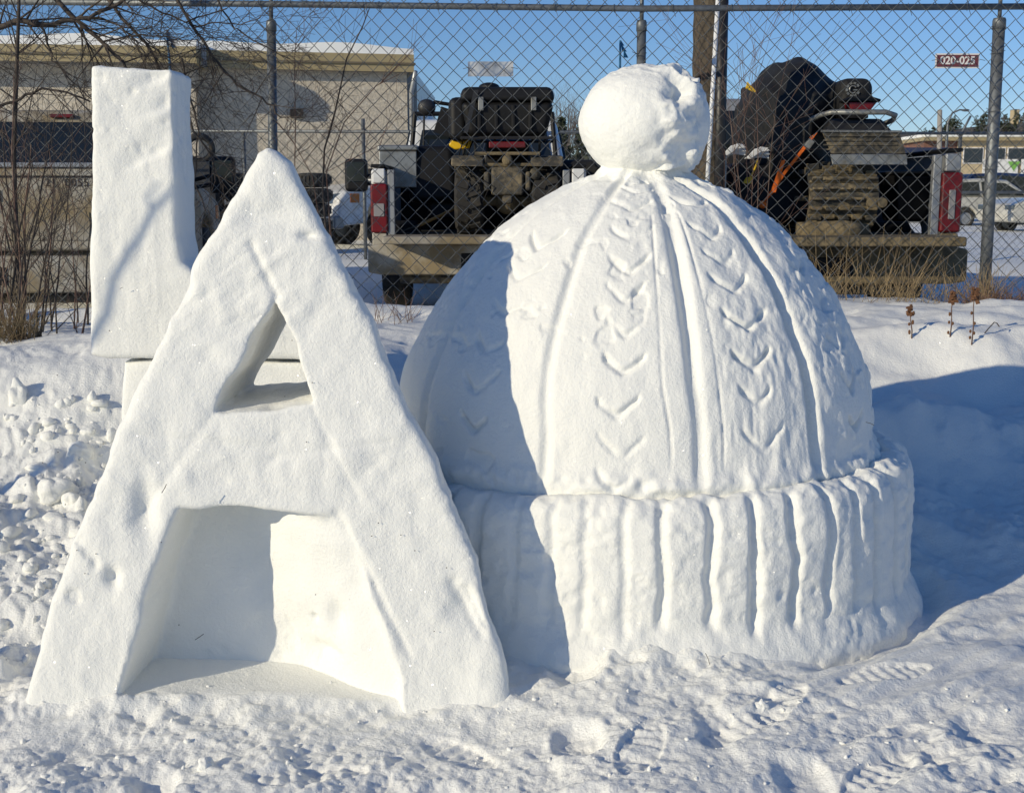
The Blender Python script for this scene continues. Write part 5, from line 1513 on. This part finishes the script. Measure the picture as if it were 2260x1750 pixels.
for i, (b0, t0, Y_, rd) in enumerate(stems):
    mb = MB(); bs = Bush(60 + i)
    p0, p1 = at(b0[0], b0[1], Y_ - 0.1), at(t0[0], t0[1], Y_)
    p0.z -= 0.12
    bs.limb(mb, p0 - l_, p1 - p0, (p1 - p0).length * 1.05, rd, 2, 0.1, 0.16, 4)
    mb.build('stem', M['bark' if i % 3 else 'twig'], sb, smooth=True)
# tall trunk-like stem
mb = MB(); pts = [at(a_, b__, 6.9) - l_ for a_, b__ in ((48, 800), (46, 690), (38, 560), (33, 430), (31, 330), (35, 220), (38, 120), (41, 40), (43, -60))]
mb.tube(pts, [.020, .018, .016, .014, .013, .012, .011, .010, .009], 8); bs = Bush(91)
for q in range(12):
    k = bs.r.randint(3, 7); bs.limb(mb, pts[k], (bs.r.uniform(-.8, 1), bs.r.uniform(-.5, .5), bs.r.uniform(.2, 1)), bs.r.uniform(.3, .6), .005, 2, 0.15, 0.2, 3)
mb.build('stem', M['bark'], sb, smooth=True)

# overhanging tree branches, trunk out of frame at left
tr = empty('overhanging_tree', (-3.6, 7.0, 0.5)); tag(tr, 'bare tree whose dark branches overhang the top left of the fence', 'tree')
l_ = Vector(tr.location)
MB().tube([(0, 0, -0.3), (0.05, 0, 0.8), (0.02, 0.0, 2.0), (0.0, 0, 3.2)], [.09, .075, .06, .04], 12).build('trunk', M['bark'], tr, smooth=True)
paths = [([(-170, 120), (0, 62), (40, 48), (100, 57), (160, 45), (195, 38), (250, 15), (290, -10)], .019, 7.0),
         ([(110, -20), (160, 38), (228, 95), (262, 130), (300, 175)], .016, 7.0),
         ([(225, -15), (290, 62), (335, 112), (355, 160), (380, 230)], .011, 7.1),
         ([(385, -15), (425, 58), (470, 125), (520, 190), (580, 215), (620, 260)], .010, 7.2),
         ([(160, 42), (215, 40), (260, 55), (300, 90)], .008, 7.05),
         ([(90, 58), (105, 100), (120, 135), (150, 170), (195, 215)], .007, 6.95),
         ([(228, 93), (280, 80), (340, 78), (420, 90)], .006, 7.0),
         ([(290, -10), (340, 20), (410, 48), (500, 20)], .007, 7.2),
         ([(-60, 240), (0, 235), (60, 210), (95, 195), (150, 205), (200, 225)], .010, 6.8),
         ([(430, 60), (470, 50), (530, 55), (575, 40)], .005, 7.2),
         ([(470, -15), (515, 60), (560, 90), (640, 130)], .006, 7.25),
         ([(395, 190), (430, 290), (470, 350), (475, 400)], .007, 7.1),
         ([(400, 130), (415, 200), (440, 290), (430, 400), (455, 470)], .007, 7.15)]
for i, (pp, rd, Y_) in enumerate(paths):
    mb = MB(); bs = Bush(200 + i)
    pts = [at(a_, b__, Y_ + 0.03 * bs.r.gauss(0, 1)) - l_ for a_, b__ in pp]
    dense = []
    for a_, b__ in zip(pts[:-1], pts[1:]):
        for q in range(4):
            dense.append(a_.lerp(b__, q / 4) + Vector((bs.r.gauss(0, .004), bs.r.gauss(0, .006), bs.r.gauss(0, .004))))
    dense.append(pts[-1])
    n_ = len(dense)
    mb.tube(dense, [rd * (1 - 0.55 * k / n_) * (1 + .08 * math.sin(k * 2.3)) for k in range(n_)], 7, False)
    for q in range(15 if i < 8 else 9):
        k = bs.r.randint(2, n_ - 1); t = (dense[k] - dense[k - 1]).normalized()
        side = Vector((bs.r.gauss(0, 1), bs.r.gauss(0, .5), bs.r.gauss(0, 1)))
        bs.limb(mb, dense[k], t * .7 + side * .6, bs.r.uniform(.22, .55), rd * .38, 2, 0.0, 0.22, 3)
    mb.build('branch', M['bark'], tr, smooth=True)

# tree just outside the frame whose limb shades the snow L
ot = empty('shade_tree', (-4.3, 3.0, 0.2)); tag(ot, 'bare tree left of the view whose limb shades the snow L', 'tree')
l_ = Vector(ot.location)
lim = [at(a_, b__, L_Y) - ldir * 3.0 - l_ for a_, b__ in ((405, 395), (372, 432), (338, 470), (318, 505), (285, 565), (250, 622), (238, 690), (205, 745))]
MB().tube(lim, [.005, .009, .011, .011, .012, .012, .013, .014], 8).tube([lim[2], lim[2] + Vector((-.02, 0, .06)), lim[2] + Vector((.03, 0, .13))], [.008, .006, .003], 6).build('limb', M['bark'], ot, smooth=True)
MB().tube([lim[-1], lim[-1] + Vector((-.35, .05, -.35)), (0, 0, -.3)], [.014, .03, .05], 10).build('trunk', M['bark'], ot, smooth=True)

# sapling behind the A
sa = empty('bare_sapling', (at(735, 700, 7.7).x, 7.7, 0.6)); tag(sa, 'slim leafless sapling fanning out above the right slope of the snow A', 'sapling')
l_ = Vector(sa.location)
for i, (pp, rd) in enumerate((([(735, 700), (712, 420), (716, 330), (740, 245), (765, 130), (800, 60), (815, 20)], .008), ([(735, 690), (650, 390), (652, 280), (650, 130), (655, 70)], .005),
                              ([(740, 690), (720, 380), (760, 270), (830, 190), (880, 165)], .005), ([(735, 690), (690, 390), (645, 310), (610, 270)], .004), ([(745, 700), (720, 380), (790, 345), (840, 320)], .004))):
    mb = MB(); bs = Bush(300 + i)
    pts = [at(a_, b__, 7.7 + .04 * bs.r.gauss(0, 1)) - l_ for a_, b__ in pp]
    mb.tube(pts, [rd * (1 - .7 * k / len(pts)) for k in range(len(pts))], 6, False)
    for q in range(9):
        k = bs.r.randint(1, len(pts) - 1); f_ = bs.r.random(); pt = pts[k - 1].lerp(pts[k], f_)
        if pt.z < at(0, 400, 7.7).z - l_.z: continue
        bs.limb(mb, pt, (bs.r.uniform(-.6, .9), bs.r.uniform(-.3, .3), bs.r.uniform(.5, 1)), bs.r.uniform(.18, .4), .0026, 1, 0.1, 0.15, 3)
    mb.build('stem', M['twig' if i else 'bark'], sa, smooth=True)
# thin weedy stems before the right truck
sw = empty('weedy_shrub', (at(1650, 520, 7.8).x, 7.8, 0.6)); tag(sw, 'thin reddish weedy stems in front of the orange strap', 'shrub')
l_ = Vector(sw.location)
for i, (x0_, x1_, y1_) in enumerate(((1655, 1650, 90), (1640, 1625, 130), (1668, 1690, 110), (1650, 1600, 200), (1672, 1720, 230), (1648, 1668, 260))):
    mb = MB(); bs = Bush(330 + i); a_, b__ = at(x0_, 620, 7.8) - l_, at(x1_, y1_, 7.8) - l_
    bs.limb(mb, a_, b__ - a_, (b__ - a_).length, .0042, 2, 0.05, 0.07, 4); mb.build('stem', M['twig'], sw, smooth=True)

# far bare trees by the pompom
for i, (px, top, Y_, lab) in enumerate(((1215, 215, 60, 'hazy bare tree farthest left of the pompom on the skyline'), (1248, 196, 62, 'tall hazy bare tree left of the pompom on the skyline'), (1285, 205, 61, 'hazy bare tree touching the left edge of the pompom'))):
    t = empty('far_tree', (at(px, 440, Y_).x, Y_, 0.6)); tag(t, lab, 'tree', 'bare trees on the skyline')
    H = at(px, top, Y_).z - 0.6; bs = Bush(360 + i); tk_ = MB(); cw = MB()
    tk_.tube([(0, 0, 0), (0.05, 0, H * .4), (0, 0, H * .7)], [.11, .08, .03], 7); tk_.build('trunk', M['baretree'], t)
    for q in range(16):
        z = H * bs.r.uniform(.25, .6)
        bs.limb(cw, (0, 0, z), (bs.r.gauss(0, .5), bs.r.gauss(0, .5), 1.2), (H - z) * bs.r.uniform(.6, .95), .035, 2, .5, .12, 4)
    cw.build('crown', M['baretree'], t)
for i, (px, top) in enumerate(((1238, 262), (1283, 268))):
    t = empty('far_spruce', (at(px, 440, 48).x, 48, 0.6)); tag(t, ['dark small spruce on the skyline behind the far fence', 'small spruce touching the pompom outline on the left'][i], 'tree')
    H = at(px, top, 48).z - .6
    MB().tube([(0, 0, 0), (0, 0, H)], [.08, .01], 6).build('trunk', M['bark'], t)
    cw = MB(); leafy(cw, (0, 0, .3), .75, H - .3, 700, .16); cw.build('crown', M['conifer'], t)
hd = empty('far_hedge', (at(1260, 430, 40).x, 40, .6)); tag(hd, 'tangled grey bare hedge behind the far fence left of the pompom', 'hedge')
mb = MB(); bs = Bush(400)
for q in range(60):
    bs.limb(mb, (bs.r.uniform(-2, 1.6), bs.r.uniform(-.5, .5), 0), (bs.r.gauss(0, .4), 0, 1), bs.r.uniform(1.4, 2.6), .02, 1, .2, .2, 5)
mb.build('branches', M['baretree'], hd)

# ------------------------------------------------------------------ dry grass
def tuft(cx, cy, n, hgt, spread, label, seed, lean=0.35, name='dry_grass_tuft', mt='drygrass'):
    r = random.Random(seed); z0 = gz1(cx, cy) - 0.03
    mb = MB()
    for _ in range(n):
        a_ = r.uniform(0, 6.28); rr_ = spread * math.sqrt(r.random())
        p = Vector((rr_ * math.cos(a_), rr_ * math.sin(a_) * .6, gz1(cx + rr_ * math.cos(a_), cy + rr_ * math.sin(a_) * .6) - z0 - 0.03)); L = hgt * r.uniform(.4, 1.0)
        d = Vector((r.gauss(0, lean), r.gauss(0, lean), 1)).normalized(); dr = Vector((r.gauss(0, 1), r.gauss(0, 1), -.4)) * r.uniform(0.1, .9)
        pts = [p]
        for k in range(5):
            d = (d + dr * .12 * k * .5).normalized(); pts.append(pts[-1] + d * L / 5)
        mb.tube(pts, [.0022, .002, .0018, .0014, .001, .0006], 3, False)
    o_ = mb.build(name, M[mt]); o_.location = (cx, cy, z0)
    tag(o_, label, 'dry grass', kind='stuff')


tuft(at(20, 700, 6.1).x, 6.1, 260, .34, .16, 'matted dry straw at the foot of the bare shrub at far left', 1, .5)
tuft(at(1890, 600, 7.9).x, 7.95, 110, .60, .45, 'tall dry grass against the fence before the right truck', 2, .5)
tuft(at(2060, 600, 7.9).x, 7.95, 120, .40, .35, 'sparse dry grass against the fence below the tailgate at right', 3, .6)
tuft(at(2185, 640, 7.8).x, 7.85, 110, .36, .07, 'straw tuft at the base of the right fence post', 4, .45)
tuft(at(2240, 640, 7.6).x, 7.7, 320, .22, .28, 'tangled dry stems right of the right fence post', 5, .9, mt='twig')
tuft(at(860, 740, 7.0).x, 7.0, 26, .26, .16, 'few dark stems poking out of the snow between A and hat', 6, .5, mt='twig')

# weed stalks in the snow on the right
def weed(px, py, topx, topy, lab, seed):
    Yb = 6.0
    for _ in range(30):      # put the foot on the snow surface
        p = at(px, py, Yb); g_ = gz1(p.x, Yb)
        Yb += (p.z - g_) * 1.6
    p = at(px, py, Yb); t1 = at(topx, topy, Yb)
    w = empty('weed_stalk', p - Vector((0, 0, .01))); tag(w, lab, 'weed', 'dry weed stalks')
    r = random.Random(seed); d = t1 - p
    pts = [Vector((0, 0, -0.02)), d * .35 + Vector((.004, 0, 0)), d * .7 - Vector((.003, 0, 0)), d]
    MB().tube(pts, [.0042, .0036, .003, .0025], 5).build('stalk', M['twig'], w, smooth=True)
    hd_ = MB()
    for k in range(26):
        f_ = r.uniform(.80, 1.06); c = d * f_ + Vector((r.gauss(0, .008), r.gauss(0, .008), 0))
        hd_.obox(c, (r.uniform(.006, .02), r.uniform(.006, .014), r.uniform(.008, .022)), Matrix.Rotation(r.uniform(0, 3), 3, 'Y') @ Matrix.Rotation(r.uniform(0, 3), 3, 'Z'))
    hd_.build('seed_head', M['seed'], w)
    for k in range(5):
        f_ = r.uniform(.15, .65); c = d * f_ + Vector((r.choice((-1, 1)) * .01, 0, 0))
        MB().ell(c, (.007, .006, .010), 7, 5).build('withered_leaf', M['seed'], w)


weed(2012, 752, 2010, 676, 'short double headed brown weed stalk nearest the hat', 1)
weed(2096, 745, 2104, 646, 'weed stalk with a ragged head, middle of the three right of the hat', 2)
weed(2144, 760, 2152, 638, 'tallest weed stalk, rightmost of the three right of the hat', 3)
bt = empty('bent_twig', at(2180, 745, 6.4)); bt.location.z = gz1(bt.location.x, 6.4); tag(bt, 'small bent dark twig sticking out of the snow at right', 'twig')
MB().tube([(-.03, 0, -.01), (0.0, 0, .03), (.03, 0, .065), (.045, 0, .06), (.06, 0, .04)], .003, 5).build('stem', M['bark'], bt)

# ------------------------------------------------------------------ snow chunks
def chunk_np(seed, r, sub=(22, 14)):
    nu_, nv_ = sub
    ph_, tt_ = np.meshgrid(np.linspace(0.02, math.pi - .02, nv_), np.linspace(0, 2 * math.pi, nu_, endpoint=False), indexing='ij')
    D_ = np.stack([np.sin(ph_) * np.cos(tt_), np.sin(ph_) * np.sin(tt_), np.cos(ph_)], -1).reshape(-1, 3)
    q = 1 + .34 * fbm3(D_, 1.1, 2, seed) + .12 * fbm3(D_, .4, 2, seed + 5)
    i_ = np.arange(nu_ * nv_).reshape(nv_, nu_); j_ = np.roll(i_, -1, 1)
    return D_ * q[:, None] * r, np.stack([i_[:-1].ravel(), i_[1:].ravel(), j_[1:].ravel(), j_[:-1].ravel()], 1)


def surf(px, py):
    lo_, hi_ = 2.2, 7.8
    Ys = np.linspace(lo_, hi_, 400)
    pts = [at(px, py, t) for t in Ys]
    dz = np.array([p.z for p in pts]) - gz(np.array([p.x for p in pts]), Ys, False)
    k = np.argmax(dz < 0)
    return pts[k]


for i, (px, py, s_, lab) in enumerate(((175, 1010, .055, 'knobbly snow chunk lying left of the letter A'), (192, 963, .035, 'flat snow chunk in the shaded hollow left of the letter A'), (40, 885, .06, 'upright block of snow on the mound at the left edge'),
                                       (160, 1112, .035, 'small round snow lump beside the left edge of the A'), (120, 1095, .06, 'broad snow lump at left level with the recess top'), (455, 1695, .022, 'angular snow crumb in front of the letter A'),
                                       (1682, 1563, .017, 'round snow ball in front of the hat brim'))):
    V_, Q_ = chunk_np(700 + i * 9, s_, (34, 22))
    p = surf(px, py) if i != 7 else at(1183, 1310, HY - HB * 1.03 * math.cos(R(-17)))
    if i == 2: V_ = V_ * np.array([.8, .8, 1.4])
    if i == 1: V_ = V_ * np.array([1.3, 1, .6])
    o_ = obj_np('snow_chunk', V_, Q_, M['snow_g']); o_.location = p + Vector((0, 0, s_ * .35 if i != 7 else 0))
    tag(o_, lab, 'snow chunk', 'loose snow chunks')
rr = random.Random(77)
Vs, Qs, base = [], [], 0
for k in range(560):
    if k < 270:
        px, py = rr.uniform(-60, 250), rr.uniform(880, 1520)
        s_ = 0.006 + 0.036 * rr.random() ** 3
    else:
        px, py = rr.uniform(-60, 2320), rr.uniform(1500, 1850)
        s_ = 0.002 + 0.008 * rr.random() ** 4
    p = surf(px, py)
    V_, Q_ = chunk_np(900 + k % 12, s_, (10, 7))
    a_ = rr.uniform(0, 6.28); ca, sa_ = math.cos(a_), math.sin(a_)
    V_ = np.stack([V_[:, 0] * ca - V_[:, 1] * sa_, V_[:, 0] * sa_ + V_[:, 1] * ca, V_[:, 2] * rr.uniform(.45, 1.1)], 1) * np.array([rr.uniform(.6, 1.3), rr.uniform(.6, 1.3), 1])
    Vs.append(V_ + np.array([p.x, p.y, gz1(p.x, p.y, True) + s_ * (.1 if k >= 270 else -.1)])); Qs.append(Q_ + base); base += len(V_)
o_ = obj_np('snow_crumbs', np.concatenate(Vs), np.concatenate(Qs), M['snow_g']); tag(o_, 'scattered small crumbs of snow on the trampled ground', 'snow', kind='stuff')
# needles and bark specks caught in the snow
nd = MB()
for (px, py, Y_, L, a_) in ((1562, 1455, 3.50, .045, -70), (362, 1078, 3.35, .03, 60), (440, 1405, 3.62, .035, 35), (1920, 935, 3.85, .03, -20), (268, 636, 4.74, .012, 25)):
    p = at(px, py, Y_ - 0.02); d = Vector((math.cos(R(a_)), 0, math.sin(R(a_)))) * L / 2
    nd.tube([p - d, p + Vector((.002, 0, .001)), p + d], .0012, 4)
for k in range(22):
    px, py = rr.uniform(80, 1050), rr.uniform(700, 1500)
    p = at(px, py, A_Y + 0.03)
    p = at(px, py, A_Y + LEAN * p.z)
    nd.ell((p.x, A_Y + LEAN * p.z - 0.004, p.z), (.0022, .0022, .0015), 5, 4)
tag(nd.build('dark_specks', M['dirt']), 'tiny dark needles and specks caught on the snow', 'debris', kind='stuff')
